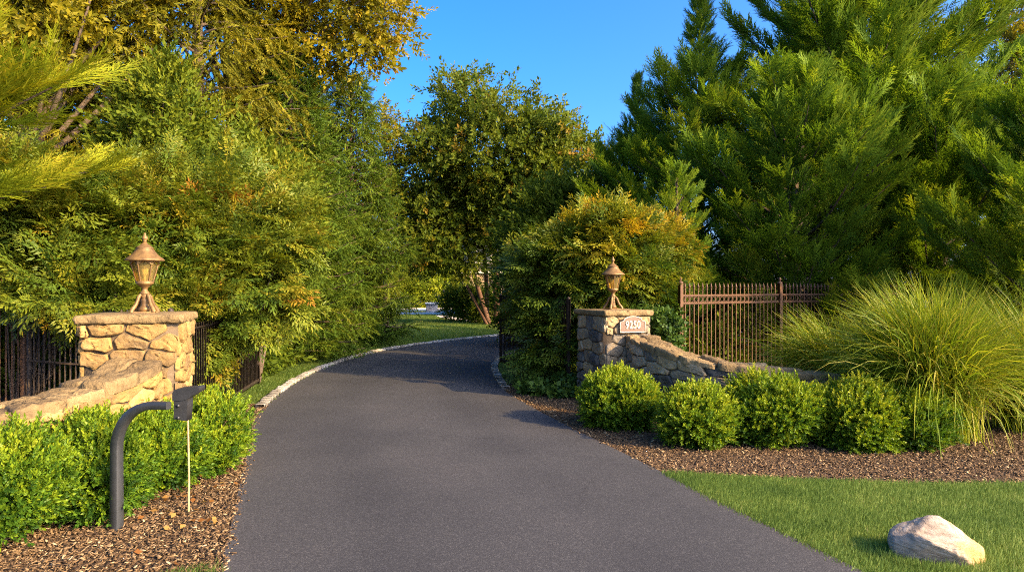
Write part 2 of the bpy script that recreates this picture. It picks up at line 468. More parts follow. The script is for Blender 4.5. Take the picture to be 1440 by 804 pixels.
def tpl_twig(seed, n=10, ll=.34, wr=.45, ang=(35, 70), droop=0.0, jit=.06):
    r = np.random.default_rng(seed)
    x = np.linspace(.1, 1, n)
    a = np.arange(n) * 2.4 + r.uniform(0, 6, 1)
    e = np.radians(r.uniform(ang[0], ang[1], n)) * (1.1 - .6 * x)
    d = np.stack([np.cos(e), np.sin(e) * np.cos(a), np.sin(e) * np.sin(a) - droop], -1)
    nn = np.stack([-np.sin(e), np.cos(e) * np.cos(a), np.cos(e) * np.sin(a)], -1) + r.normal(0, .35, (n, 3))
    l = ll * r.uniform(.75, 1.2, n)
    return leaves(np.stack([x, 0 * x, 0 * x], -1), d, nn, l, l * wr, tint=r.normal(0, jit, n) + .1 * x)


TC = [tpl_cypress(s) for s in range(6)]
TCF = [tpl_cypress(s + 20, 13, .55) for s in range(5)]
TS = [tpl_spruce(s) for s in range(5)]
TN = [tpl_nandina(s) for s in range(5)]
TB = [tpl_twig(s) for s in range(5)]                                   # broad leaves
TM = [tpl_twig(40 + s, 12, .36, .5, (45, 85), .15) for s in range(5)]  # maple-like
TX = [tpl_twig(80 + s, 13, .3, .52, (30, 65), 0, .08) for s in range(5)]    # boxwood
TI = [tpl_twig(90 + s, 6, .5, .8, (60, 90), .1) for s in range(3)]     # ivy


# ------------------------------------------------------------------ trees
def conifer(H, prof, nbr, z0=.3, e0=30, e1=10, style='cypress', sub_every=.34, spray=.42, seed=0, trunk_r=.16, lean=(0, 0), az_range=None, tint0=.42, sub_len=.38, start=.25, dz=(-1.0, -.1), tpls=None):
    """returns (crown_parts, wood_parts) in local coordinates, base at the origin"""
    r = np.random.default_rng(seed)
    tz = np.linspace(0, H, 12)
    tp = np.stack([lean[0] * (tz / H) ** 2, lean[1] * (tz / H) ** 2, tz], -1)
    wood = tube(tp, trunk_r * (1 - .93 * tz / H), 8)
    pos, ax, up, sc, ti = [], [], [], [], []
    for i in range(nbr):
        u = 1 - (1 - (i + r.uniform(0, 1)) / nbr) ** 1.0
        z = z0 + (H - z0) * (1 - (1 - u) ** 1.25) * .985
        az = i * 2.39996 + r.normal(0, .25)
        if az_range is not None:
            az = r.uniform(*az_range)
        f = (z - z0) / (H - z0)
        L_ = prof(f) * (r.uniform(.72, 1.12) if style != 'cypress' else r.uniform(.55, 1.2))
        spf = 1.0 if style != 'cypress' else .5 + .5 * min(1, L_ / 1.3)
        ea = R(e0 + (55 - e0) * f * .6 + r.normal(0, 6)) if style == 'cypress' else R(e0 + 25 * f + r.normal(0, 6))
        eb = R(e1 + (70 - e1) * f * .6 + r.normal(0, 6)) if style == 'cypress' else R(e1 + 35 * f + r.normal(0, 6))
        n = 9
        s = np.linspace(0, 1, n)
        el = ea + (eb - ea) * s
        if style == 'spruce':
            el = el + R(22) * np.maximum(0, s - .7) / .3
        h = np.array([math.cos(az), math.sin(az), 0])
        step = L_ / (n - 1)
        pts = np.zeros((n, 3))
        b = np.array([lean[0] * (z / H) ** 2, lean[1] * (z / H) ** 2, z])
        pts[0] = b
        waz = az + np.cumsum(r.normal(0, .05, n))
        for k in range(1, n):
            pts[k] = pts[k - 1] + step * np.array([math.cos(waz[k]) * math.cos(el[k]), math.sin(waz[k]) * math.cos(el[k]), math.sin(el[k])])
        wood += tube(pts[::2], np.linspace(.035, .006, 5) * min(1.3, .5 + L_ / 3), 4, cap=False)
        bt = r.normal(0, .1)
        ns = max(2, int(L_ * (1 - start) / (sub_every * .5)))
        for k in range(ns):
            t = start + (1 - start) * (k + r.uniform(.2, .8)) / ns
            x = t * (n - 1); j = min(int(x), n - 2)
            p = pts[j] + (pts[j + 1] - pts[j]) * (x - j)
            T = norm(pts[j + 1] - pts[j])
            side = norm(np.cross([0, 0, 1], T)) * (1 if k % 2 else -1)
            sl = sub_len * L_ * (1.05 - t * .75) * r.uniform(.7, 1.2) + .12
            if style == 'cypress':
                sd = norm(T * math.cos(R(38)) + side * math.sin(R(38)) + np.array([0, 0, r.uniform(-.1, .35)]))
                m = max(2, int(sl / (spray * .42)))
                for q in range(m):
                    pp = p + sd * sl * (q + .2) / m
                    sgn = 1 if q % 2 else -1
                    s2 = norm(np.cross([0, 0, 1], sd)) * sgn
                    d = sd * .8 + T * .5 + s2 * r.uniform(.0, .45) + np.array([0, 0, r.uniform(-.1, .4)]) + r.normal(0, .1, 3)
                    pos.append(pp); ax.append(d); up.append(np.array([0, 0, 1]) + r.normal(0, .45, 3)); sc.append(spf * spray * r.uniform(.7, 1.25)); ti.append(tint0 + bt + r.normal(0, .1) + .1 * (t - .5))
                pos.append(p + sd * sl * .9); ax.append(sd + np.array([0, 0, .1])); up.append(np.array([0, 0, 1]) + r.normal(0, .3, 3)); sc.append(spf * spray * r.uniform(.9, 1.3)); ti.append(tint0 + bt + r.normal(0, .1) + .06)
            else:
                # side shoots carry hanging tassels
                m = max(2, int(sl / (spray * .34)))
                sd = norm(T * math.cos(R(48)) + side * math.sin(R(48)) + np.array([0, 0, r.uniform(-.45, .0)]))
                for q in range(m):
                    pp = p + sd * sl * (q + .3) / m
                    for rep in range(2):
                        d = sd * r.uniform(.3, 1.0) + norm(np.cross([0, 0, 1], sd)) * r.normal(0, .5) + np.array([0, 0, r.uniform(*dz)]) + r.normal(0, .15, 3)
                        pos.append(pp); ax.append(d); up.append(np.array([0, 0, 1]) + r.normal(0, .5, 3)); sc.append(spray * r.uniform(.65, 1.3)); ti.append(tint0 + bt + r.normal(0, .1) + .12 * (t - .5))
        pos.append(pts[-1]); ax.append(pts[-1] - pts[-2]); up.append(np.array([0, 0, 1.])); sc.append(spf * spray * 1.2); ti.append(tint0 + bt + .1)
    # leader
    for k in range(5):
        zz = H - .1 * k
        pos.append(np.array([lean[0], lean[1], zz - .1])); ax.append(np.array([r.normal(0, .25), r.normal(0, .25), 1])); up.append(r.normal(0, 1, 3)); sc.append(spray * .6); ti.append(tint0)
    pos, ax, up, sc, ti = map(np.array, (pos, ax, up, sc, ti))
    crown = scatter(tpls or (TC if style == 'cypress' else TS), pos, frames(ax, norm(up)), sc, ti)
    return crown, wood


def broad(lobes, ncl, ntw, rc, tpls, scale, seed=0, inner=.5, up_w=.35, out_w=1.0, rnd_w=.7, tint0=.45, tint_h=0.0, tint_cl=.1, droop=0.0, lump=.0, zsq=.75):
    """leaf clusters through the outer part of a set of ellipsoid lobes ((centre),(radii)); returns crown parts and cluster centres"""
    r = np.random.default_rng(seed)
    C = np.array([l[0] for l in lobes], float); Rr = np.array([l[1] for l in lobes], float)
    wts = (Rr.prod(1)) ** (2 / 3); wts /= wts.sum()
    k = r.choice(len(lobes), ncl, p=wts)
    d = norm(r.normal(size=(ncl, 3)))
    f = inner + (1 - inner) * r.uniform(0, 1, ncl) ** .6
    cc = C[k] + d * Rr[k] * f[:, None]
    if lump:
        cc += d * (vnoise(cc * 1.7, seed) * lump)[:, None]
    cc[:, 2] = np.maximum(cc[:, 2], .06)
    out = norm(d * np.array([1, 1, .9]))
    zl, zh = cc[:, 2].min(), cc[:, 2].max()
    ct = tint0 + r.normal(0, tint_cl, ncl) + tint_h * ((cc[:, 2] - zl) / max(zh - zl, .1) - .5)
    idx = np.repeat(np.arange(ncl), ntw)
    n = len(idx)
    pos = cc[idx] + r.normal(size=(n, 3)) * rc * np.array([1, 1, zsq])
    pos[:, 2] = np.maximum(pos[:, 2], .04)
    ax = out[idx] * out_w + norm(r.normal(size=(n, 3))) * rnd_w + np.array([0, 0, up_w - droop])
    upv = norm(r.normal(size=(n, 3)) * .5 + np.array([0, 0, 1.]))
    sc = scale * r.uniform(.7, 1.25, n)
    ti = ct[idx] + r.normal(0, .07, n)
    return scatter(tpls, pos, frames(ax, upv), sc, ti), cc


def limbs(base_pts, targets, r0=.08, r1=.01, seed=0, bend=.25, n=6, sides=5):
    r = np.random.default_rng(seed)
    out = []
    for t in targets:
        b = base_pts[r.integers(len(base_pts))]
        t = np.asarray(t); b = np.asarray(b)
        s = np.linspace(0, 1, n)[:, None]
        mid = (b + t) / 2 + r.normal(0, 1, 3) * np.linalg.norm(t - b) * .1 + np.array([0, 0, np.linalg.norm(t - b) * bend * .4])
        pts = (1 - s) ** 2 * b + 2 * s * (1 - s) * mid + s ** 2 * t
        out += tube(pts, np.linspace(r0, r1, n), sides, cap=False)
    return out


def plant(name, label, cat, loc, crown, wood, cmat, wmat, group=None, wood_name='trunk', rz=0.0, crown_name='crown'):
    t = thing(name, label, cat, loc, rz, group)
    build(crown_name, crown, cmat, t)
    if wood:
        build(wood_name, wood, wmat, t, smooth=True)
    return t


def again(src, label, loc, rz=0.0, sc=1.0):
    c = copy_tree(src)
    c['label'] = label
    c.location = loc
    c.rotation_euler = (0, 0, rz)
    c.scale = (sc, sc, sc) if not isinstance(sc, tuple) else sc
    return c


# ------------------------------------------------------------------ world, sun, camera
SUN_AZ, SUN_EL = 119.0, 27.0      # clockwise from the view direction
w = bpy.data.worlds.new('World'); SC.world = w
w.use_nodes = True
nt = w.node_tree
bg = nt.nodes['Background']
sky = nt.nodes.new('ShaderNodeTexSky')
sky.sky_type = 'NISHITA'; sky.sun_disc = False
sky.sun_elevation = R(SUN_EL); sky.sun_rotation = R(SUN_AZ)
sky.air_density = .6; sky.dust_density = 9.0; sky.ozone_density = 4.0; sky.altitude = 1000
hs = nt.nodes.new('ShaderNodeHueSaturation'); hs.inputs['Saturation'].default_value = 1.32
nt.links.new(sky.outputs[0], hs.inputs['Color'])
nt.links.new(hs.outputs[0], bg.inputs[0])
bg.inputs[1].default_value = .15
sd = bpy.data.lights.new('sun', 'SUN'); sd.energy = 3.1; sd.angle = R(.8); sd.color = (1, .68, .3)
so = bpy.data.objects.new('sun', sd); link(so)
dirs = Vector((math.sin(R(SUN_AZ)) * math.cos(R(SUN_EL)), math.cos(R(SUN_AZ)) * math.cos(R(SUN_EL)), math.sin(R(SUN_EL))))
so.rotation_euler = dirs.to_track_quat('Z', 'Y').to_euler()
so.location = (30, -8, 20)
cd = bpy.data.cameras.new('camera'); cam = bpy.data.objects.new('camera', cd); link(cam)
cam.location = (0, 0, CH); cam.rotation_euler = (R(90), 0, 0)
cd.sensor_width = 36; cd.lens = 24.0; cd.clip_end = 3000; cd.clip_start = .05
SC.camera = cam
SC.view_settings.view_transform = 'Standard'; SC.view_settings.look = 'None'; SC.view_settings.gamma = 1
SC.view_settings.exposure = 2.08
SC.render.engine = 'CYCLES'
cy = SC.cycles
cy.max_bounces = 9; cy.diffuse_bounces = 6; cy.glossy_bounces = 2; cy.transmission_bounces = 3; cy.transparent_max_bounces = 8
cy.use_denoising = False; cy.filter_width = 1.05
cy.sample_clamp_indirect = 4

# ------------------------------------------------------------------ ground, drive, lawns, mulch
from mathutils.geometry import tessellate_polygon


def sheet(name, poly, z, m, sub=0):
    poly = [Vector((p[0], p[1], 0)) for p in poly]
    tris = tessellate_polygon([poly])
    V = np.array([(p.x, p.y, z) for p in poly])
    Fc = []
    for a, b_, c in tris:
        n = (poly[b_] - poly[a]).cross(poly[c] - poly[a]).z
        Fc.append((a, b_, c) if n > 0 else (a, c, b_))
    o = build(name, [(V, np.array(Fc), .5)], m)
    o['kind'] = 'structure'
    return o


g = build('ground', [(np.array([(-900, -300, 0), (900, -300, 0), (900, 1500, 0), (-900, 1500, 0.)]), np.array([[0, 1, 2, 3]]), .5)], M['soil'])
g['kind'] = 'structure'

EL = catmull([(-3.6, -6), (-1.5, -3), (-.95, 0), (-1.2, 2), (-1.89, 4.42), (-2.9, 7.46), (-3.72, 10.15), (-4.18, 13.9), (-4.03, 17.6), (-3.4, 20.2), (-2.3, 22.5), (-.53, 25.2), (2, 27.4), (5, 28.4), (10, 28.6)], 10)
ER = catmull([(8, -6), (5, -3), (3.6, 0), (3.0, 2), (2.25, 4.42), (1.76, 5.84), (1.34, 7.16), (.59, 9.4), (-.12, 12), (-.37, 14.2), (-.44, 15.9), (-.2, 18.1), (.6, 20.4), (2.3, 22.6), (5, 23.9), (10, 24.2)], 10)


def strip(A, B, z, n=160):
    def rs(C):
        d = np.concatenate([[0], np.cumsum(np.linalg.norm(np.diff(C, axis=0), axis=1))])
        s = np.linspace(0, d[-1], n)
        return np.stack([np.interp(s, d, C[:, i]) for i in range(2)], -1)
    A, B = rs(A), rs(B)
    cols = 49
    t = np.linspace(0, 1, cols)
    crown = .025 * (1 - (2 * t - 1) ** 2)
    V = np.stack([np.concatenate([A[:, None] * (1 - t)[None, :, None] + B[:, None] * t[None, :, None], np.broadcast_to((z + crown)[None, :, None], (n, cols, 1))], -1)]).reshape(-1, 3)
    i = np.arange(n - 1)[:, None] * cols; j = np.arange(cols - 1)[None]
    Fc = np.stack([i + j, i + j + 1, i + cols + j + 1, i + cols + j], -1).reshape(-1, 4)
    tm = (t[:-1] + t[1:]) / 2
    wp = np.exp(-((tm - .27) / .085) ** 2) + np.exp(-((tm - .7) / .085) ** 2)
    edge = np.exp(-(np.minimum(tm, 1 - tm) / .03) ** 2)
    return V, Fc, np.tile(.5 - .32 * wp + .3 * edge, n - 1)


ds = build('driveway', [strip(EL, ER, .018)], M['asphalt'], smooth=True); ds['kind'] = 'structure'
st = sheet('street', [(-60, -14), (60, -14), (60, -5.9), (-60, -5.9)], .012, M['asphalt'])


def edge_between(E, y0, y1):
    return [tuple(p) for p in E if y0 <= p[1] <= y1]


# mulch beds
el_m = edge_between(EL, 3.2, 10.7)
mulch_l = [(x + .03, y) for x, y in el_m] + [(-4.3, 10.7), (-5.6, 9.2), (-6.5, 7), (-6.5, 3.2)]
sheet('mulch_bed_west', mulch_l, .006, M['mulch'])
er_m = edge_between(ER, 5.5, 16.2)
mulch_r = [(x - .03, y) for x, y in er_m][::-1] + [(1.2, 5.5), (12, 5.5), (12, 12.2), (4, 12.4), (1.9, 13.4), (.6, 16.2)]
mulch_r = [(x - .03, y) for x, y in er_m] + [(.6, 16.2), (1.9, 13.4), (4, 12.4), (12, 12.2), (12, 5.5)]
sheet('mulch_bed_east', mulch_r, .006, M['mulch'])
# lawns
LAWN_R = [(x - .02, y) for x, y in edge_between(ER, -3, 6.72)] + [(1.9, 6.62), (2.6, 6.47), (3.6, 6.33), (4.7, 6.3), (6, 6.36), (8, 6.4), (12, 6.5), (12, -3)]
sheet('lawn_east', LAWN_R, .011, M['turf'])
LAWN_L = [(x + .02, y) for x, y in edge_between(EL, -3, 4.62)] + [(-2.02, 4.5), (-2.3, 4.3), (-3.5, 3.4), (-6, 3), (-6, -3)]
sheet('lawn_west', LAWN_L, .011, M['turf'])
el_f = edge_between(EL, 10.3, 28.7)
LAWN_F = [(x + .02, y) for x, y in el_f] + [(12, 30), (12, 38), (-3.5, 44.3), (-20, 44.3), (-20, 24), (-6.2, 17), (-5.4, 13), (-4.9, 11.2)]
sheet('lawn_far', LAWN_F, .011, M['turf'])
LAWN_G = [(-.15, 12.6), (-.33, 14.2), (-.4, 15.9), (-.16, 18.1), (.6, 20.3), (1.5, 20), (.9, 17.2), (.35, 15.6), (.25, 13.9), (.1, 12.9)]
sheet('lawn_strip', LAWN_G, .013, M['turf'])


def inside(poly, pts):
    poly = np.array(poly)
    x, y = pts[:, 0], pts[:, 1]
    r_ = np.zeros(len(pts), bool)
    j = len(poly) - 1
    for i in range(len(poly)):
        xi, yi = poly[i]; xj, yj = poly[j]
        c = ((yi > y) != (yj > y)) & (x < (xj - xi) * (y - yi) / (yj - yi + 1e-12) + xi)
        r_ ^= c
        j = i
    return r_


def fill(poly, n, x0, x1, y0, y1):
    p = np.stack([rng.uniform(x0, x1, n), rng.uniform(y0, y1, n)], -1)
    return p[inside(poly, p + rng.normal(0, .03, p.shape))]


def grass_patch(name, p, h, wd, z=.012, tint0=.45):
    n = len(p)
    a = rng.uniform(0, 2 * math.pi, n)
    d = np.stack([np.cos(a) * .45, np.sin(a) * .45, np.ones(n)], -1) + rng.normal(0, .2, (n, 3))
    hh = h * rng.uniform(.55, 1.25, n)
    lo = vnoise(np.concatenate([p * 2.2, np.zeros((n, 1))], 1), 5)
    b0 = np.concatenate([p, np.full((n, 1), z - .004)], 1)
    V, Fc, T = blades(b0, d, hh * (1 + .15 * lo), wd * rng.uniform(.7, 1.3, n), up=(.3, 1, .2), tint=tint0 + rng.normal(0, .14, n) + .1 * lo)
    o = build(name, [(V, Fc, T)], M['grassblade'])
    o['kind'] = 'stuff'
    return o


def grass_tag(o, label):
    return tag(o, label, 'grass', None, 'stuff')


pr = fill(LAWN_R, 230000, 1.3, 8.2, 3.9, 6.8)
pr = pr[(pr[:, 0] / pr[:, 1] < .82)]
pw = fill(LAWN_R, 170000, 1.3, 12, -1, 6.8)
pr = np.concatenate([pr, pw[(pw[:, 0] / np.maximum(pw[:, 1], .01) >= .82) | (pw[:, 1] < 3.9)]])
# tapering fringe over the drive edge
grass_tag(grass_patch('grass', pr, .055, .0075), 'mown green lawn grass around the pale boulder beside the drive')
aa = rng.uniform(0, 6.28, 1500); rr_ = rng.uniform(.9, 1.25, 1500)
ps = np.stack([2.87 + np.cos(aa) * .31 * rr_, 4.6 + np.sin(aa) * .23 * rr_], -1)
grass_tag(grass_patch('grass', ps, .085, .007), 'taller grass tuft skirting the foot of the pale boulder')
pl = fill(LAWN_L, 9000, -3.2, -1.5, 3.6, 4.7)
grass_tag(grass_patch('grass', pl, .05, .0075), 'small tuft of lawn grass at the near left edge of the drive')
pf = fill(LAWN_F, 160000, -9, 6, 10.3, 24)
grass_tag(grass_patch('grass', pf, .06, .014), 'lawn grass inside the gates beside the curving kerb')
pf2 = fill(LAWN_F, 90000, -14, 8, 24, 44)
pf2 = pf2[np.min([np.hypot(pf2[:, 0] - x, pf2[:, 1] - y) for x, y in catmull([(-4.3, 42.2), (-3.7, 39.6), (-2.9, 37.2), (-1.9, 35.2)], 4)], axis=0) > .5]
grass_tag(grass_patch('grass', pf2, .07, .03, tint0=.6), 'sunny lawn grass stretching back to the pool')
pg = fill(LAWN_G, 26000, -1, 1.6, 12.4, 20.4)
grass_tag(grass_patch('grass', pg, .06, .012, tint0=.55), 'narrow grass strip between the right kerb and the open gate')


def chips(name, poly, n, box_, size, z, label):
    p = fill(poly, n, *box_)
    k = len(p)
    a = rng.uniform(0, math.pi * 2, k)
    l = size * rng.uniform(.4, 1.5, k) ; ww = l * rng.uniform(.2, .5, k)
    d = np.stack([np.cos(a), np.sin(a), rng.normal(0, .35, k)], -1); d = norm(d)
    u = norm(np.stack([rng.normal(0, .4, k), rng.normal(0, .4, k), np.ones(k)], -1))
    s = norm(np.cross(u, d)); u = np.cross(d, s)
    c = np.concatenate([p, (z + rng.uniform(.002, .022, k))[:, None]], 1)
    th = l * .12
    V = np.stack([c + d * (l / 2 * i)[:, None] + s * (ww / 2 * j)[:, None] + u * (th / 2 * q)[:, None] for q in (-1, 1) for (i, j) in ((-1, -.7), (1, -1), (.9, 1), (-.85, .8))], 1).reshape(-1, 3)
    f = np.array([(4, 5, 6, 7), (0, 1, 5, 4), (1, 2, 6, 5), (2, 3, 7, 6), (3, 0, 4, 7)])
    Fc = (f[None] + (np.arange(k) * 8)[:, None, None]).reshape(-1, 4)
    T = np.repeat(np.clip(rng.normal(.45, .22, k), 0, 1), 5)
    o = build(name, [(V, Fc, T)], M['chips'])
    return tag(o, label, 'mulch', None, 'stuff')


chips('mulch', mulch_l, 64000, (-4.6, -1.6, 3.6, 10.7), .029, .006, 'brown shredded bark mulch under the left hedge and post')
poly_mr = [q for q in mulch_r]
lawn_cut = LAWN_R
pm = (-.5, 8.5, 5.6, 16.2)
chips('mulch', [(x, y) for x, y in er_m if y > 6.75] + [(.6, 16.2), (1.9, 13.4), (4, 12.4), (10, 12), (10, 6.45), (6, 6.36), (4.7, 6.3), (3.6, 6.33), (2.6, 6.47), (1.9, 6.62)], 125000, pm, .029, .006,
      'brown shredded bark mulch around the right hand boxwoods and grass')

# fallen leaves near the left hedge
k = 70
fp = np.stack([rng.normal(-2.85, .22, k), rng.normal(6.1, .8, k), np.full(k, .04)], -1)
fp[:, 0] -= (fp[:, 1] - 6.1) * .25
a = rng.uniform(0, 6.28, k)
fl = leaves(fp, np.stack([np.cos(a), np.sin(a), rng.normal(0, .3, k)], -1), np.stack([rng.normal(0, .5, k), rng.normal(0, .5, k), np.ones(k)], -1), .06, .045, tint=rng.uniform(0, 1, k))
tag(build('fallen_leaves', [fl], M['dry']), 'few rusty fallen leaves on the mulch below the left hedge', 'leaves', None, 'stuff')


# kerbs of granite setts
def kerb(name, E, y0, y1, off, seg=.24, wd=.155, stop=None):
    d = np.concatenate([[0], np.cumsum(np.linalg.norm(np.diff(E, axis=0), axis=1))])
    s = np.arange(0, d[-1], .02)
    C = np.stack([np.interp(s, d, E[:, i]) for i in range(2)], -1)
    i0 = np.argmax(C[:, 1] > y0)
    i1 = np.argmax(C[:, 1] > y1) if y1 < C[:, 1].max() else len(C) - 1
    r = np.random.default_rng(3)
    parts, i = [], i0
    while i < i1 - 14:
        L_ = int(r.uniform(.8, 1.25) * seg / .02)
        a, b = C[i], C[min(i + L_, len(C) - 1)]
        t = norm(b - a); n = np.array([-t[1], t[0]]) * off
        c = (a + b) / 2 + n * (wd / 2 - .03)
        ln = np.linalg.norm(b - a) - .014
        P_ = bbox(-ln / 2, ln / 2, -wd / 2 * r.uniform(.9, 1.05), wd / 2 * r.uniform(.9, 1.05), -.03, .055 + r.uniform(-.008, .012), .014, r.uniform(.1, .95))
        ang = math.atan2(t[1], t[0]) + r.normal(0, .02)
        ca, sa = math.cos(ang), math.sin(ang)
        for V, Fc, T in P_:
            V = V.copy(); V += vnoise(V * 23 + i, 2)[:, None] * .005
            parts.append((np.stack([c[0] + V[:, 0] * ca - V[:, 1] * sa, c[1] + V[:, 0] * sa + V[:, 1] * ca, V[:, 2] + .012], -1), Fc, T))
        i += L_
    o = build(name, parts, M['cobble'])
    o['kind'] = 'structure'
    return o


kerb('kerb_west', EL, 10.3, 28.3, 1)
kerb('kerb_east', ER, 12.15, 23.8, -1)


# ------------------------------------------------------------------ stonework
def clip_poly(poly, p, n):
    """keep the side where (x-p).n <= 0"""
    out = []
    m = len(poly)
    for i in range(m):
        a, b = poly[i], poly[(i + 1) % m]
        da, db = np.dot(a - p, n), np.dot(b - p, n)
        if da <= 0: out.append(a)
        if (da < 0 < db) or (db < 0 < da): out.append(a + (b - a) * (da / (da - db)))
    return out


def cells(Wd, Ht, row=.2, stone=.36, seed=0, jit=.35):
    """stone outlines in a W x H rectangle: Voronoi cells of a coursed, staggered, jittered set of points"""
    r = np.random.default_rng(seed)
    pts = []
    v = 0
    rows = max(1, round(Ht / row))
    hs = r.uniform(.7, 1.35, rows); hs = hs / hs.sum() * Ht
    for h in hs:
        u = -r.uniform(0, stone)
        while u < Wd + stone * .3:
            l = stone * r.uniform(.55, 1.45) * (.75 + .5 * h / row * .5)
            pts.append((u + l / 2, v + h / 2 + r.normal(0, jit * h * .35)))
            u += l
        v += h
    A = np.array([1.0, 1.7])
    pts = np.array(pts)
    out = []
    for i, p in enumerate(pts):
        if not (-.05 < p[0] < Wd + .05): continue
        poly = [np.array(q, float) for q in ((0, 0), (Wd, 0), (Wd, Ht), (0, Ht))]
        for j, q in enumerate(pts):
            if i == j: continue
            dlt = (q - p) * A
            if np.linalg.norm(dlt) > 1.6: continue
            mid = (p + q) / 2
            poly = clip_poly(poly, mid, dlt * A)
            if len(poly) < 3: break
        if len(poly) >= 3:
            out.append(np.array(poly))
    return out


def stones(Wd, Ht, fmap, row=.2, stone=.36, seed=0, depth=.042, gap=.008, t_lo=.1, t_hi=.9, top=None):
    """rounded, roughened stones mapped by fmap(u, v, out) -> xyz (arrays)"""
    r = np.random.default_rng(seed + 100)
    parts = []
    for poly in cells(Wd, Ht, row, stone, seed):
        c = poly.mean(0)
        e = np.roll(poly, -1, 0) - poly
        area = .5 * abs((poly[:, 0] * np.roll(poly[:, 1], -1) - np.roll(poly[:, 0], -1) * poly[:, 1]).sum())
        if area < .0025: continue
        ring = []
        for a, b in zip(poly, np.roll(poly, -1, 0)):
            m = max(1, int(np.linalg.norm(b - a) / .045))
            for q in range(m): ring.append(a + (b - a) * q / m)
        ring = np.array(ring)
        # smooth the outline to round off its corners
        for _ in range(1): ring = .8 * ring + .1 * (np.roll(ring, 1, 0) + np.roll(ring, -1, 0))
        rad = np.linalg.norm(ring - c, axis=1)
        dr = norm(ring - c)
        size = math.sqrt(area)
        ring = ring + r.normal(0, .005, ring.shape)
        dep = depth * r.uniform(.55, 1.25)
        tl = r.normal(0, .11, 2)
        specs = ((gap, -.02), (gap, dep * .55), (gap + .005, dep * .9), (gap + .016, dep), (None, .72), (None, .45), (None, .2))
        Vs = []
        m = len(ring)
        for g_, d_ in specs:
            if g_ is not None:
                uv = ring - dr * np.minimum(g_, rad * .7)[:, None]; dd = np.full(m, d_)
            else:
                uv = c + (ring - c) * d_; dd = np.full(m, dep * 1.06)
            if d_ > 0 : dd = dd + ((uv - c) @ tl) * .5 + r.normal(0, .0065, m) * (d_ > .01 or g_ is None)
            Vs.append(np.concatenate([uv, dd[:, None]], 1))
        Vs.append(np.array([[c[0], c[1], dep * 1.08]]))
        V = np.concatenate(Vs)
        k = len(specs)
        i = np.arange(k - 1)[:, None] * m; j = np.arange(m)[None]
        Q = np.stack([i + j, i + (j + 1) % m, i + m + (j + 1) % m, i + m + j], -1).reshape(-1, 4)
        Tt = np.stack([(k - 1) * m + np.arange(m), (k - 1) * m + (np.arange(m) + 1) % m, np.full(m, k * m)], -1)
        if np.cross(poly[1] - poly[0], poly[2] - poly[1]) < 0:
            Q = Q[:, ::-1]; Tt = Tt[:, ::-1]
        W = fmap(V[:, 0], V[:, 1], V[:, 2])
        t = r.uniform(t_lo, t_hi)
        parts += [(W, Q, t), (W, Tt, t)]
    return parts


def rough_slab(x0, x1, y0, y1, z0, z1, seed=0, n=22, amp=.012):
    """a cap slab with rock-faced edges"""
    parts = []
    r = np.random.default_rng(seed)
    bot = []
    per = []
    for i in range(n): per.append((x0 + (x1 - x0) * i / n, y0))
    for i in range(n): per.append((x1, y0 + (y1 - y0) * i / n))
    for i in range(n): per.append((x1 - (x1 - x0) * i / n, y1))
    for i in range(n): per.append((x0, y1 - (y1 - y0) * i / n))
    per = np.array(per); c = np.array([(x0 + x1) / 2, (y0 + y1) / 2])
    m = len(per)
    rings = []
    for f, zz in ((.94, z0), (.985, z0 + .006), (1.0, z0 + (z1 - z0) * .3), (1.005, z0 + (z1 - z0) * .65), (.992, z1 - .012), (.97, z1 - .002), (.6, z1 + .002), (.2, z1 + .003)):
        q = c + (per - c) * f
        V = np.concatenate([q, np.full((m, 1), zz)], 1)
        o = vnoise(V * 13, seed) * amp + r.normal(0, amp * .25, m)
        if f > .9: V[:, :2] += norm(per - c) * o[:, None]
        V[:, 2] += vnoise(V * 9, seed + 1) * .004
        rings.append(V)
    V = np.concatenate(rings); k = len(rings)
    i = np.arange(k - 1)[:, None] * m; j = np.arange(m)[None]
    Q = np.stack([i + j, i + (j + 1) % m, i + m + (j + 1) % m, i + m + j], -1).reshape(-1, 4)
    parts.append((V, Q, .5))
    parts.append((rings[-1], np.array([list(range(m))]), .5))
    return parts


def pillar(label, loc, rz, wd, dp, top, seed, sm, tl=.1):
    """loc = front left corner when looking at the front face, x along the front, y into the pillar"""
    t = thing('stone_pillar', label, 'pillar', loc, rz, 'stone gate pillars')
    h = top - .09
    core = [box(.02, wd - .02, .02, dp - .02, 0, h)]
    build('mortar', core, M['mortar'], t)
    S = []
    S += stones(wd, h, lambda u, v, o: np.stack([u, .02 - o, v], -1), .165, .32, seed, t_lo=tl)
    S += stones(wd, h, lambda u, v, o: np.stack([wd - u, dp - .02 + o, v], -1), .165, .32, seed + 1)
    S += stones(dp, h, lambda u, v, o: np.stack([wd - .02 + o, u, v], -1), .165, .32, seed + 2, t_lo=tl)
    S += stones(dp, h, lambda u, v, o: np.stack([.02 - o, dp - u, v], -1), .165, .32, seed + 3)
    build('stonework', S, sm, t)
    build('cap_slab', rough_slab(-.042, wd + .042, -.042, dp + .042, h, top, seed, 34, .02), M['cap'], t, smooth=True)
    return t


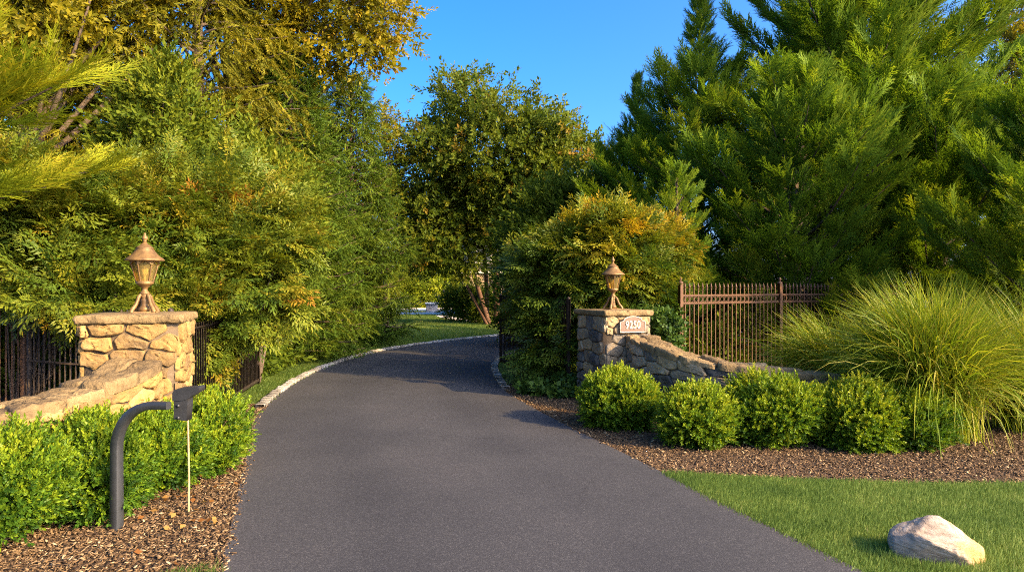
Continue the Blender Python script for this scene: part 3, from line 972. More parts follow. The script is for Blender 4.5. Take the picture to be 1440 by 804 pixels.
def garden_wall(label, path, ztop, thick, seed, sm, top_flags=True):
    C = catmull([(x, y) for x, y in path], 10)
    d = np.concatenate([[0], np.cumsum(np.linalg.norm(np.diff(C, axis=0), axis=1))])
    Lw = d[-1]
    ks = np.linspace(0, 1, len(ztop))
    dk = np.array([d[min(i * 10, len(d) - 1)] for i in range(len(path))])
    zc = catmull(np.stack([dk, ztop], -1), 10)
    tan = norm(np.gradient(C, axis=0))
    nr = np.stack([-tan[:, 1], tan[:, 0]], -1)      # left of travel

    def at(u, side, out):
        cx = np.interp(u, d, C[:, 0]); cy_ = np.interp(u, d, C[:, 1])
        nx = np.interp(u, d, nr[:, 0]); ny = np.interp(u, d, nr[:, 1])
        q = np.asarray(side) * (thick / 2) + np.asarray(out)
        return cx + nx * q, cy_ + ny * q

    def zt(u): return np.interp(u, zc[:, 0], zc[:, 1])
    base = np.array([*C[0], 0])
    t = thing('stone_wall', label, 'wall', base, 0, 'curved stone walls beside the pillars')
    L0 = lambda x, y, z: np.stack([x - base[0], y - base[1], z], -1)
    cap_h = .075
    # core
    us = np.linspace(0, Lw, 60)
    rows = []
    for sd_, zf in ((-1, 0), (-1, 1), (1, 1), (1, 0)):
        x, y = at(us, sd_, -.03 * sd_)
        rows.append(L0(x, y, zf * (zt(us) - cap_h - .01)))
    V = np.concatenate(rows); n = len(us)
    Q = []
    for a in range(3):
        i = np.arange(n - 1)
        Q.append(np.stack([a * n + i, a * n + i + 1, (a + 1) * n + i + 1, (a + 1) * n + i], -1))
    ends = np.array([[0, n, 2 * n, 3 * n], [4 * n - 1, 3 * n - 1, 2 * n - 1, n - 1]])
    build('mortar', [(V, np.concatenate(Q + [ends]), .5)], M['mortar'], t)
    S = []
    for sd_, sg in ((-1, 0), (1, 7)):
        Hm = max(ztop)
        def fm(u, v, o, s=sd_):
            uu = u if s == -1 else Lw - u
            x, y = at(uu, s, s * (o - .03))
            return L0(x, y, v * (zt(uu) - cap_h) / Hm)
        S += stones(Lw, Hm, fm, .19, .36, seed + sg, t_lo=.3 if sm is M['stone'] else .1)
    def fe(u, v, o):
        x, y = at(np.full_like(u, Lw), -1 + 2 * u / thick, 0)
        tx, ty = tan[-1]
        return L0(x + tx * (o - .02), y + ty * (o - .02), v)
    S += stones(thick, zt(Lw) - cap_h, fe, .18, .3, seed + 9)
    build('stonework', S, sm, t)
    def ft(u, v, o):
        x, y = at(u, -1.12 + 2.24 * v / thick, 0)
        return L0(x, y, zt(u) - cap_h + o * 1.0)
    build('capstone', stones(Lw, thick, ft, .2, .42, seed + 20, depth=cap_h, gap=.008, t_lo=.25), M['cap'] if top_flags else sm, t, smooth=True)
    return t


LP_RZ, LP_LOC, LP_W = R(17.2), (-4.27, 6.733), .9
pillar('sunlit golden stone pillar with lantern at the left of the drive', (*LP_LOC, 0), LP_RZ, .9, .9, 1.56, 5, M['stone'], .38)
RP_RZ, RP_LOC, RP_W = R(22.5), (1.444, 10.5), .85
pillar('greyer stone pillar carrying the house number plaque, right of the drive', (*RP_LOC, 0), RP_RZ, .8, .92, 1.47, 31, M['stone_grey'])


def at_pillar(loc, rz, x, y):
    return (loc[0] + x * math.cos(rz) - y * math.sin(rz), loc[1] + x * math.sin(rz) + y * math.cos(rz))


garden_wall('low stone wall sweeping down from the left pillar, flat flagstone top', [(-3.76, 6.86), (-3.74, 6.4), (-3.86, 5.75), (-4.1, 5.1), (-4.5, 4.4), (-5.2, 3.9)],
            [1.12, 1.03, .95, .89, .85, .82], .48, 50, M['stone'])
garden_wall('low grey stone wall curving down from the numbered right pillar', [(1.98, 10.66), (2.1, 10.2), (2.3, 9.65), (2.65, 9.25), (3.1, 9.08), (3.7, 9.05), (4.3, 9.2)],
            [1.09, 1.03, .95, .87, .8, .74, .68], .42, 70, M['stone_grey'])


# ------------------------------------------------------------------ lanterns
def lantern(label, loc, rz):
    t = thing('pillar_lantern', label, 'lantern', loc, rz, 'bronze lanterns on the gate pillars')
    b = bbox(-.15, .15, -.15, .15, 0, .02, .005)
    b += lathe([(.06, .02), (.075, .035), (.08, .06), (.06, .08), (.045, .1), (.05, .13), (.05, .17), (.04, .19), (.055, .215), (.045, .235), (.03, .25)], 18)
    build('base', b, M['bronze'], t, smooth=False)
    for k in range(4):
        a = k * math.pi / 2 + math.pi / 4
        c, s = math.cos(a), math.sin(a)
        prof = [(.19, .012), (.178, .045), (.13, .1), (.1, .16), (.085, .205), (.06, .235)]
        build('leg', tube([(r_ * c, r_ * s, z) for r_, z in prof], [.03, .027, .024, .022, .023, .018], 8), M['bronze'], t, smooth=True)
    st_ = lathe([(.05, .235), (.062, .25), (.05, .268), (.036, .285), (.034, .305), (.046, .325), (.07, .345), (.095, .362), (.11, .375), (.108, .39), (.088, .395)], 20)
    build('stem', st_, M['bronze'], t, smooth=True)
    n = 6
    ph = R(10)
    z0, z1, r0, r1 = .392, .645, .098, .172
    gl = lathe([(r0 * .96, z0), (r1 * .96, z1)], n, phase=ph)
    build('glass', gl, M['amber'], t)
    fr = lathe([(r0 + .012, z0 - .012), (r0 + .014, z0 + .012), (r0 - .004, z0 + .014)], n, phase=ph)
    for k in range(n):
        a = ph + k * 2 * math.pi / n
        c, s = math.cos(a), math.sin(a)
        fr += tube([(r0 * c, r0 * s, z0), (r1 * c, r1 * s, z1 + .02)], [.009, .011], 6)
        a2 = ph + (k + 1) * 2 * math.pi / n
        A = np.array([r1 * c, r1 * s, z1]); B = np.array([r1 * math.cos(a2), r1 * math.sin(a2), z1])
        q = np.linspace(0, 1, 9)[:, None]
        arc = A + (B - A) * q
        arc[:, 2] += .045 * np.sin(q[:, 0] * math.pi) - .035
        fr += tube(arc, .008, 5)
        # spandrel above the arch
        top = A + (B - A) * q; top[:, 2] = z1 + .03
        V = np.concatenate([arc, top]); i = np.arange(8)
        fr.append((V, np.stack([i, i + 1, 9 + i + 1, 9 + i], -1), .5))
    build('frame', fr, M['bronze'], t)
    rf = lathe([(.16, .655), (.235, .66), (.24, .672), (.225, .69), (.19, .715), (.15, .75), (.12, .79), (.105, .815), (.112, .82), (.1, .832), (.075, .85), (.05, .87), (.03, .885), (.02, .9)], 24)
    rp_ = build('roof', rf, M['bronze'], t, smooth=True)
    fn = lathe([(.018, .895), (.03, .905), (.02, .918), (.034, .935), (.038, .95), (.03, .97), (.014, .985), (.018, .995), (.012, 1.01), (.001, 1.02)], 14)
    build('finial', fn, M['bronze'], rp_, smooth=True)
    bl = lathe([(.012, .39), (.014, .47), (.03, .49), (.042, .53), (.036, .565), (.016, .585), (.001, .59)], 14)
    build('bulb', bl, M['bulb'], t, smooth=True)
    return t


lx, ly = at_pillar(LP_LOC, LP_RZ, .5, .42)
la = lantern('weathered bronze lantern glowing golden on the sunlit left pillar', (lx, ly, 1.562), LP_RZ)
la.scale = (.8, .8, .84)
rx_, ry_ = at_pillar(RP_LOC, RP_RZ, .40, .46)
lb = copy_tree(la)
lb['label'] = 'smaller looking bronze lantern above the house number plaque pillar'
lb.location = (rx_, ry_, 1.472); lb.rotation_euler = (0, 0, RP_RZ)

# ------------------------------------------------------------------ number plaque
px_, py_ = at_pillar(RP_LOC, RP_RZ, .44, -.055)
pq = thing('number_plaque', 'arched brown house number plaque reading 9250 on the stone pillar', 'plaque', (px_, py_, 1.255), RP_RZ)


def arch_outline(wd, h, rise, r_=1.0):
    o = [(-wd / 2, -h / 2), (wd / 2, -h / 2), (wd / 2, h / 2 - rise), (wd / 2 - .05, h / 2 - rise + .012)]
    n = 16
    for i in range(n + 1):
        a = math.pi * i / n
        o.append((math.cos(a) * (wd / 2 - .065), h / 2 - rise + .02 + math.sin(a) * (rise - .02)))
    o += [(-wd / 2 + .05, h / 2 - rise + .012), (-wd / 2, h / 2 - rise)]
    return np.array(o)


def prism(o, y0, y1, t=.5):
    n = len(o)
    V = np.concatenate([np.stack([o[:, 0], np.full(n, y0), o[:, 1]], -1), np.stack([o[:, 0], np.full(n, y1), o[:, 1]], -1)])
    i = np.arange(n)
    return [(V, np.stack([i, (i + 1) % n, n + (i + 1) % n, n + i], -1), t), (V, np.array([list(range(n))]), t), (V, np.array([list(range(n, 2 * n))[::-1]]), t)]


M['plaque'] = noise_mat('plaque_brown', [(.3, (.13, .08, .055)), (.7, (.19, .12, .085))], scale=20, rough=.5, bump=.2, dist=.003)
M['digit'] = noise_mat('cast_aluminium', [(.3, (.38, .31, .23)), (.7, (.5, .42, .32))], scale=20, rough=.4, bump=.1, dist=.002)
o_out = arch_outline(.46, .25, .085)
build('plate', prism(o_out * .955, -.014, .03), M['plaque'], pq)
rim = []
q3 = np.stack([o_out[:, 0] * .975, np.full(len(o_out), -.014), o_out[:, 1] * .97], -1)
q3 = np.concatenate([q3, q3[:1]])
rim += tube(q3, .0085, 6, cap=False)
build('rim', rim, M['digit'], pq, smooth=True)
fc = bpy.data.curves.new('digits', 'FONT')
fc.body = '9250'; fc.size = .15; fc.align_x = 'CENTER'; fc.align_y = 'CENTER'; fc.extrude = .006; fc.offset = .0035; fc.space_character = 1.08
fo = bpy.data.objects.new('digits', fc); link(fo, pq)
fo.location = (0, -.018, -.012); fo.rotation_euler = (R(90), 0, 0); fo.scale = (.86, 1.12, 1)
fc.materials.append(M['digit'])
bpy.context.view_layer.update()
dme = bpy.data.meshes.new_from_object(fo.evaluated_get(bpy.context.evaluated_depsgraph_get()))
bpy.data.objects.remove(fo)
fo = bpy.data.objects.new('digits', dme); link(fo, pq)
fo.location = (0, -.018, -.012); fo.rotation_euler = (R(90), 0, 0); fo.scale = (.86, 1.12, 1)


# ------------------------------------------------------------------ fences and gates
def fence_run(name, label, cat, A, B, h, m, gap=.1, post_gap=2.4, ornate=True, group=None, spear=True, end_posts=True, brace=False, z0=.05):
    A = np.array(A, float); B = np.array(B, float)
    L_ = np.linalg.norm(B - A)
    ang = math.atan2(B[1] - A[1], B[0] - A[0])
    t = thing(name, label, cat, (A[0], A[1], 0), ang, group)
    if ornate:
        zs = [(h - .2, .036), (h - .335, .036), (z0 + .07, .034)]
    else:
        zs = [(h - .1, .03), (z0 + .05, .05), (h * .52, .025)] if not brace else [(h - .1, .03), (z0 + .05, .05)]
    for z, th in zs:
        build('rail', bbox(0, L_, -.018, .018, z - th / 2, z + th / 2, .003), m, t)
    if ornate:
        sc_ = []
        n = int(L_ / gap)
        for i in range(n):
            x = (i + .5) * gap
            if x > L_ - .05: break
            a = np.linspace(0, 2 * math.pi, 13)
            c = np.stack([x + np.cos(a) * .036, 0 * a, h - .268 + np.sin(a) * .044], -1)
            sc_ += tube(c, .006, 4, cap=False)
        build('ring_band', sc_, m, t)
    np_ = int(round(L_ / post_gap)) or 1
    for i in range(np_ + 1):
        x = L_ * i / np_
        if not end_posts and i in (0, np_): continue
        pw = .036 if ornate else .028
        p = build('post', bbox(x - pw, x + pw, -pw, pw, 0, h + (.02 if ornate else -.03), .005), m, t)
        k = lathe([(pw * 1.3, h + .02), (pw * 1.35, h + .04), (pw * .5, h + .055), (pw * .35, h + .065), (pw * .75, h + .085), (pw * .8, h + .105), (pw * .4, h + .13), (.001, h + .14)], 12, c=(x, 0, 0)) if ornate else \
            lathe([(pw * 1.25, h - .03), (pw * 1.25, h - .015), (.001, h + .01)], 4, c=(x, 0, 0), phase=math.pi / 4)
        build('finial', k, m, p, smooth=ornate)
    n = int(L_ / gap)
    for i in range(1, n + 1):
        x = i * L_ / (n + 1)
        if any(abs(x - L_ * j / np_) < .045 for j in range(np_ + 1)): continue
        pk = bbox(x - .0095, x + .0095, -.0095, .0095, z0, h - (.07 if spear else .03), .002)
        if spear:
            zz = h - .07
            pk += lathe([(.014, zz - .03), (.02, zz - .02), (.014, zz - .01), (.012, zz), (.024, zz + .012), (.016, zz + .05), (.001, zz + .1)], 6, c=(x, 0, 0))
        build('picket', pk, m, t)
    if brace:
        build('brace', tube([(.03, .0, z0 + .08), (L_ - .03, 0, h * .55)], .008, 6), m, t)
    return t


fence_run('iron_fence', 'bronze ornamental iron fence with ring band and spear tips behind the silver grass', 'fence', (2.95, 11.95), (9.6, 15.6), 1.88, M['fence'], gap=.105, post_gap=2.5)
fence_run('iron_fence', 'bronze iron fence with ring band at the left edge behind the low wall', 'fence', (-9.8, 10.0), (-6.75, 9.45), 1.88, M['fence'], gap=.1, post_gap=2.7)
fence_run('picket_fence', 'plain dark iron picket fence between the left pillar and shrubs', 'fence', (-6.65, 9.4), (-4.15, 8.3), 1.58, M['gate'], gap=.11, post_gap=2.8, ornate=False, spear=False)
fence_run('driveway_gate', 'open dark iron gate leaf beside the kerb on the left', 'gate', (-4.05, 8.4), (-4.74, 12.75), 1.4, M['gate'], gap=.11, post_gap=4.4, ornate=False, spear=False, brace=True, group='open driveway gate leaves')
fence_run('driveway_gate', 'open dark iron gate leaf half buried in shrubs on the right', 'gate', (.98, 11.8), (-.27, 16.3), 1.66, M['gate'], gap=.115, post_gap=4.7, ornate=False, spear=False, brace=True, group='open driveway gate leaves')

# ------------------------------------------------------------------ curved post with bracket, cane
bp_ = thing('bracket_post', 'black square steel post curving over into a bracket arm, left verge', 'post', (-3.0, 5.18, 0), R(0))
pth = [(0, 0, -.05), (0, 0, .2), (0, 0, .42), (0, 0, .62)]
for i in range(1, 9):
    a = math.pi / 2 * i / 8
    pth.append((.34 - .34 * math.cos(a), 0, .62 + .34 * math.sin(a)))
pth += [(.4, 0, .962), (.465, 0, .963)]
pth = np.array(pth)
tan = norm(np.gradient(pth, axis=0))
parts = []
hw = np.linspace(.036, .027, len(pth))
rings = []
for p, d, q in zip(pth, tan, hw):
    u = np.array([-d[2], 0, d[0]])
    yv = np.array([0, 1., 0])
    pr_ = []
    for (sa, sb) in ((-1, -.86), (-.86, -1), (.86, -1), (1, -.86), (1, .86), (.86, 1), (-.86, 1), (-1, .86)):
        pr_.append(p + u * q * sa + yv * q * sb)
    rings.append(pr_)
V = np.array(rings).reshape(-1, 3); n = 8
i = np.arange(len(pth) - 1)[:, None] * n; j = np.arange(n)[None]
Q = np.stack([i + j, i + n + j, i + n + (j + 1) % n, i + (j + 1) % n], -1).reshape(-1, 4)
cps = np.array([list(range(len(V) - 8, len(V)))])
po_ = build('tube', [(V, Q, .5), (V, cps, .5)], M['black'], bp_)
po_.rotation_euler = (0, 0, R(-14))


def wedge(pts, y0, y1):
    o = np.array(pts)
    return prism(o, y0, y1)


hood = build('hood', wedge([(.447, .985), (.55, .995), (.645, 1.06), (.648, 1.09), (.635, 1.093), (.5, 1.083), (.462, 1.07), (.447, 1.045)], -.052, .052), M['plastic'], bp_)
build('mount', wedge([(.455, .85), (.55, .835), (.56, 1.0), (.455, .99)], -.045, .045), M['plastic'], bp_)
for zz in (.86, .95):
    build('bolt', lathe([(.012, 0), (.012, .008), (.001, .011)], 8), M['black'], bp_).location = (.49, -.046, zz)
for ob in list(bp_.children):
    if ob.name.startswith('bolt'):
        ob.rotation_euler = (R(90), 0, 0)
cn = build('cane', tube([(0, 0, -.1), (.004, 0, .3), (-.002, 0, .6), (-.006, 0, .86)], [.009, .008, .008, .007], 7), M['bamboo'])
cn.location = (-2.63, 5.55, 0)
tag(cn, 'thin tan cane standing upright in the mulch under the black bracket', 'cane')

# ------------------------------------------------------------------ boulder
def boulder():
    import bmesh
    bm = bmesh.new()
    bmesh.ops.create_icosphere(bm, subdivisions=5, radius=1)
    V = np.array([v.co[:] for v in bm.verts])
    r = np.random.default_rng(4)
    cuts = [((-.15, -.25, .95), .62), ((-.6, .1, .75), .70), ((.5, -.1, .85), .66), ((.95, -.25, .2), .86), ((.6, -.75, .15), .82), ((-.5, -.8, -.15), .72), ((-.2, -.9, -.35), .6),
            ((0, .9, .3), .75), ((-.9, .1, .2), .98), ((.1, -.75, .62), .74), ((.75, .5, .3), .8), ((-.75, -.6, .35), .86)]
    for n_, d_ in cuts:
        n_ = norm(np.array(n_))
        e = V @ n_ - d_
        V -= np.outer(np.maximum(e, 0) * .96, n_)
    V = V * np.array([.36, .26, .25])
    V += norm(V) * (vnoise(V * 14, 1) * .009 + vnoise(V * 45, 2) * .004)[:, None]
    for v, c in zip(bm.verts, V): v.co = c
    me = bpy.data.meshes.new('boulder'); bm.to_mesh(me); bm.free()
    me.materials.append(M['boulder'])
    o = bpy.data.objects.new('boulder', me); link(o)
    for p_ in me.polygons: p_.use_smooth = True
    return o


bo = boulder()
bo.scale = (.86, .86, .92); bo.location = (2.87, 4.6, .085); bo.rotation_euler = (R(4), R(9), R(-10))
tag(bo, 'pale faceted boulder with sunlit gold painted on one end, lying on the front lawn', 'boulder')


# ------------------------------------------------------------------ boxwoods
def boxwood(name, label, x, y, r_, h, seed, ncl=900, lop=(1, 1), tint=.48, group=None):
    h -= .2
    lob = [((0, 0, h * .5), (r_ * lop[0], r_ * lop[1], h * .5))]
    r = np.random.default_rng(seed)
    for k in range(5):
        a = r.uniform(0, 6.28)
        lob.append(((math.cos(a) * r_ * .45, math.sin(a) * r_ * .45, h * r.uniform(.4, .62)), (r_ * .55, r_ * .55, h * .36)))
    cr, cc = broad(lob, ncl, 6, .035, TX, .105, seed, inner=.72, up_w=.55, out_w=.9, rnd_w=.65, tint0=tint, tint_h=.3, tint_cl=.14, lump=.17)
    stems = limbs([(0.02, 0, 0), (-.03, .02, 0)], cc[::max(1, len(cc) // 26)], .014, .004, seed, 0, 5, 4)
    return plant(name, label, 'shrub', (x, y, 0), cr, stems, M['box'], M['bark'], group, 'stem')


GB = 'clipped boxwood shrubs in the mulch beds'
boxwood('boxwood', 'round boxwood directly in front of the numbered pillar, nearest the drive', 1.43, 9.0, .4, .86, 1, 900, group=GB)
boxwood('boxwood', 'ball shaped boxwood second from the drive below the low grey wall', 2.12, 7.98, .37, .82, 2, 800, group=GB)
boxwood('boxwood', 'largest boxwood on the right, wide with yellow green tips', 3.12, 8.05, .54, 1.0, 3, 1400, group=GB)
boxwood('boxwood', 'bright boxwood squeezed between the largest boxwood and the silver grass', 3.93, 7.95, .39, .88, 4, 850, group=GB, tint=.54)
boxwood('boxwood', 'darker boxwood half hidden under the arching silver grass blades', 4.5, 7.95, .4, .74, 5, 850, group=GB, tint=.38)
boxwood('boxwood', 'bright boxwood at the foot of the sunlit left pillar beside the drive', -3.2, 6.74, .4, .86, 6, 1050, group=GB, tint=.44)
boxwood('boxwood', 'middle boxwood of the left hedge behind the black bracket arm', -3.3, 6.2, .35, .8, 7, 900, group=GB, tint=.38)
boxwood('boxwood', 'full boxwood of the left hedge right behind the black post', -3.4, 5.58, .38, .84, 8, 800, group=GB, tint=.36)
boxwood('boxwood', 'nearest boxwood, cut by the left edge of the picture', -3.68, 4.88, .4, .9, 9, 850, group=GB, tint=.38)


# ------------------------------------------------------------------ silver grass
def silver_grass(label, x, y, n, h, spread, seed, bias=(0, 0)):
    r = np.random.default_rng(seed)
    t = thing('silver_grass', label, 'ornamental grass', (x, y, 0), 0, 'silver grass clumps')
    K = 9
    s = np.linspace(0, 1, K)
    az = r.uniform(0, 2 * math.pi, n)
    L_ = h * r.uniform(.7, 1.35, n)
    b0 = np.stack([r.normal(0, .17, n), r.normal(0, .17, n), np.zeros(n)], -1)
    lean = np.abs(r.normal(0, .34, n)) * spread
    dx = np.cos(az) * lean + bias[0] * r.uniform(.3, 1, n); dy = np.sin(az) * lean + bias[1] * r.uniform(.3, 1, n)
    ln = np.hypot(dx, dy)
    droop = r.uniform(.9, 2.5, n) * (.4 + ln)
    ux, uy = dx / np.maximum(ln, 1e-4), dy / np.maximum(ln, 1e-4)
    pts = np.zeros((n, K, 3)); pts[:, 0] = b0
    th0 = np.arctan(ln * .55)
    for k in range(1, K):
        th = th0 + droop * (s[k] ** 1.8) * .95
        th = np.minimum(th, R(158))
        st_ = (L_ / (K - 1))
        pts[:, k] = pts[:, k - 1] + np.stack([ux * np.sin(th) * st_, uy * np.sin(th) * st_, np.cos(th) * st_], -1)
    pts[:, :, 2] = np.maximum(pts[:, :, 2], .02)
    tw = r.uniform(0, 6.28, n)
    side = np.stack([-uy * np.cos(tw) * 1 + .3 * np.sin(tw), ux * np.cos(tw) + .3 * np.cos(tw), .35 * np.sin(tw)], -1)
    side = norm(side)
    wd = .0056 * r.uniform(.7, 1.4, n)[:, None] * np.array([.8, 1, 1.05, 1.05, 1, .9, .72, .45, .08])[None]
    A = pts + side[:, None] * wd[..., None]; B = pts - side[:, None] * wd[..., None]
    V = np.stack([A, B], 2).reshape(-1, 3)
    i = (np.arange(n) * K * 2)[:, None] + (np.arange(K - 1) * 2)[None]
    Q = np.stack([i, i + 1, i + 3, i + 2], -1).reshape(-1, 4)
    ti = np.repeat(np.clip(r.normal(.5, .17, n) + (r.uniform(0, 1, n) < .1) * .45, 0, 1), K - 1)
    bl = build('blades', [(V, Q, ti)], M['reed'], t)
    bl['kind'] = 'stuff'
    return t


silver_grass('huge fountain of silver grass arching over the right bed', 5.15, 8.4, 6400, 1.6, 1.08, 1)
silver_grass('lower silver grass clump leaning left in front of the iron fence', 4.75, 9.9, 1900, 1.35, 1.15, 2, (-.4, -.1))
silver_grass('far right silver grass clump cut by the picture edge', 6.7, 8.8, 2200, 1.55, 1.1, 3, (.1, -.15))


# ------------------------------------------------------------------ nandinas and broadleaf shrubs
def W(px, py, D, rx, rz, ry=None):
    """lobe from a centre in photo pixels at distance D and pixel radii -> world ellipsoid"""
    c = P(px, py, D); k = D / F0
    return [c, (rx * k, (ry if ry is not None else rx * k), rz * k)]


def shrub_from(name, label, cat, lobes, base, ncl, ntw, rc, tpls, scale, cmat, wmat, seed, group=None, nst=22, sr=.016, wood_name='stem', **kw):
    b = np.array([base[0], base[1], 0.0])
    L_ = [((c - b), r_) for c, r_ in lobes]
    cr, cc = broad(L_, ncl, ntw, rc, tpls, scale, seed, **kw)
    r = np.random.default_rng(seed)
    bases = [(r.normal(0, .12), r.normal(0, .12), 0) for _ in range(7)]
    st_ = limbs(bases, cc[r.choice(len(cc), min(nst, len(cc)), replace=False)], sr, .005, seed, .5, 7, 5)
    return plant(name, label, cat, tuple(b), cr, st_, cmat, wmat, group, wood_name)


GN = 'heavenly bamboo shrubs round the gate'
nk = dict(inner=.5, up_w=.12, out_w=.9, rnd_w=.5, tint_cl=.11, droop=.1, lump=.42, zsq=.4)
shrub_from('nandina', 'orange tipped feathery shrub behind the fence at the far left edge', 'shrub', [W(40, 325, 9.8, 95, 58, .7), W(10, 290, 9.8, 70, 50, .6)], (-6.9, 9.9), 170, 7, .15, TN, .41, M['nandina'], M['bark'], 21, GN, tint0=.54, **nk)
shrub_from('nandina', 'feathery green shrub directly behind the left lantern', 'shrub', [W(170, 340, 10.2, 115, 95, .8), W(120, 400, 9.6, 80, 40, .5), W(92, 408, 8.9, 60, 24, .35)], (-5.6, 10.2), 280, 7, .15, TN, .41, M['nandina'], M['bark'], 22, GN, tint0=.5, nst=30, **nk)
shrub_from('nandina', 'tall feathery shrub with russet tips right of the left lantern', 'shrub', [W(280, 320, 10.6, 95, 80, .8), W(320, 385, 10.4, 85, 70, .7)], (-4.7, 10.5), 260, 7, .15, TN, .41, M['nandina'], M['bark'], 23, GN, tint0=.53, nst=30, **nk)
shrub_from('nandina', 'low feathery shrub growing through the left gate leaf', 'shrub', [W(272, 445, 10.0, 40, 65, .4), W(303, 412, 11.6, 30, 45, .35)], (-4.75, 10.1), 170, 7, .11, TN, .34, M['nandina'], M['bark'], 24, GN, tint0=.56, nst=24, **nk)
shrub_from('nandina', 'green feathery shrub spilling over the right gate leaf', 'shrub', [W(797, 465, 12.6, 34, 85, .45), W(775, 400, 14.6, 42, 55, .5), W(805, 385, 13.0, 62, 55, .7)], (1.25, 13.1), 310, 7, .15, TN, .42, M['nandina'], M['bark'], 25, GN, tint0=.38, nst=30, **{**nk, 'lump': .2})
shrub_from('nandina', 'golden topped feathery shrub rising behind the right lantern', 'shrub', [W(852, 362, 12.8, 70, 50, .7), W(882, 402, 12.4, 52, 52, .5), W(828, 348, 13.2, 36, 34, .5)], (1.8, 12.9), 210, 7, .15, TN, .42, M['nandina_gold'], M['bark'], 26, GN, tint0=.5, tint_h=.5, nst=30, **{**nk, 'lump': .2})
shrub_from('nandina', 'amber tipped feathery shrub beside the first fence post', 'shrub', [W(922, 365, 13.2, 32, 38, .4), W(915, 420, 12.8, 26, 45, .35)], (2.6, 12.9), 140, 7, .11, TN, .34, M['nandina_gold'], M['bark'], 27, GN, tint0=.52, tint_h=.45, nst=20, **{**nk, 'lump': .2})
shrub_from('ivy', 'ivy filling the corner between the numbered pillar and the fence', 'ivy', [W(937, 475, 11.7, 17, 36, .2), W(950, 520, 11.5, 22, 26, .25)], (2.6, 11.75), 130, 6, .05, TI, .13, M['ivy'], M['bark'], 28, nst=10, sr=.008, inner=.4)
shrub_from('ivy', 'ground ivy at the foot of the right pillar beside the gate', 'ivy', [W(785, 555, 11.6, 45, 14, .35)], (.8, 11.6), 80, 6, .06, TI, .17, M['ivy'], M['bark'], 29, nst=8, sr=.008, inner=.3)
shrub_from('understory_shrub', 'leafy dark shrub behind the bars of the right fence', 'shrub', [W(1060, 480, 14.0, 45, 55, .5), W(1000, 500, 13.4, 35, 35, .4)], (4.9, 14.1), 150, 6, .12, TB, .3, M['holly'], M['bark'], 30, nst=14, inner=.4, tint0=.6)

hk = dict(inner=.5, up_w=.45, out_w=1.0, rnd_w=.6, tint_cl=.1, lump=.25)
shrub_from('holly_tree', 'glossy dark holly rising in the middle of the left thicket', 'tree', [W(240, 190, 12.2, 62, 95, .9), W(215, 260, 12.0, 70, 60, .8)], (-6.1, 12.4), 330, 9, .15, TB, .3, M['holly'], M['bark'], 41, nst=24, sr=.05, wood_name='trunk', tint0=.6, **hk)
shrub_from('holly_tree', 'lower glossy holly between the feathery shrubs and the spruces', 'tree', [W(350, 270, 12.6, 65, 80, .9), W(375, 330, 12.2, 50, 75, .8), W(335, 415, 13.2, 45, 60, .7)], (-4.9, 12.8), 420, 9, .15, TB, .3, M['holly'], M['bark'], 42, nst=24, sr=.05, wood_name='trunk', tint0=.5, **hk)
shrub_from('magnolia_tree', 'dark broadleaf evergreen standing left of the golden shrub', 'tree', [W(785, 330, 22, 65, 75, 1.6), W(750, 370, 22, 45, 60, 1.2), W(820, 300, 23, 50, 50, 1.2), W(760, 430, 21, 50, 60, 1.2)], (1.4, 22.5), 520, 9, .22, TB, .42, M['holly'], M['bark'], 43, nst=24, sr=.07, wood_name='trunk', tint0=.42, **hk)


# ------------------------------------------------------------------ conifers
def cone(rmax, tip=.05, p=.8, low=.75):
    return lambda f: rmax * (low + (1 - low) * min(1, f / .22)) * max(0, (1 - f)) ** p + tip


def make_conifer(name, label, loc, H, prof, nbr, cm, group, rz=0, **kw):
    cr, wd = conifer(H, prof, nbr, **kw)
    return plant(name, label, 'tree', loc, cr, wd, cm, M['bark'], group, 'trunk', rz)


GL = 'cypress trees on the right'
gx = dict(style='cypress', e0=18, e1=36, sub_len=.3, start=.34)
T1 = make_conifer('cypress_tree', 'tall pointed cypress with a thin spire against the sky', (5.5, 20, 0), 10.3, lambda f: float(np.interp(f, [0, .2, .45, .64, .76, .88, 1], [2.6, 3.3, 2.9, 1.55, .7, .38, .1])), 150, M['leyland'], GL, seed=1, spray=.5, sub_every=.3, **gx)
T2 = make_conifer('cypress_tree', 'bushy bright green cypress leaning over the iron fence', (6.5, 15.6, 0), 6.7, cone(3.5, .2, .75), 105, M['leyland'], GL, seed=2, spray=.46, sub_every=.26, z0=.25, **{**gx, 'start': .26})
T3 = make_conifer('cypress_tree', 'broad towering cypress with dark gaps, topmost on the right', (9.9, 19.2, 0), 12.8, lambda f: float(np.interp(f, [0, .3, .6, .8, 1], [4.6, 4.7, 3.3, 1.9, .3])), 135, M['leyland'], GL, seed=3, spray=.58, sub_every=.28, z0=1.2, **{**gx, 'start': .2})
T4 = again(T2, 'cypress at the right picture edge behind the far silver grass', (9.9, 12.2, 0), R(130), (.74, .74, .86))
T5 = again(T1, 'small slender cypress tip farthest left of the evergreen row', (4.15, 22.6, 0), R(70), (.6, .6, .85))
T6 = again(T2, 'dark cypress filling the gap behind the fence, middle right', (10.6, 16.8, 0), R(215), (1.0, 1.0, 1.0))
T7 = make_conifer('cypress_tree', 'young upright cypress beside the golden shrub and fence post', (3.45, 14.3, 0), 4.2, cone(1.3, .12, .8), 48, M['leyland'], GL, seed=5, spray=.42, sub_every=.34, **gx)
T8 = make_conifer('cypress_tree', 'golden lit cypress reaching in from the left picture edge', (-6.6, 6.5, 0), 4.7, cone(2.15, .2, .5, 1.0), 34, M['leyland_sunlit'], None, seed=6, spray=.5, sub_every=.26, z0=2.5, rz=0, style='cypress', e0=2, e1=14, tint0=.52, sub_len=.24, start=.4, tpls=TCF)

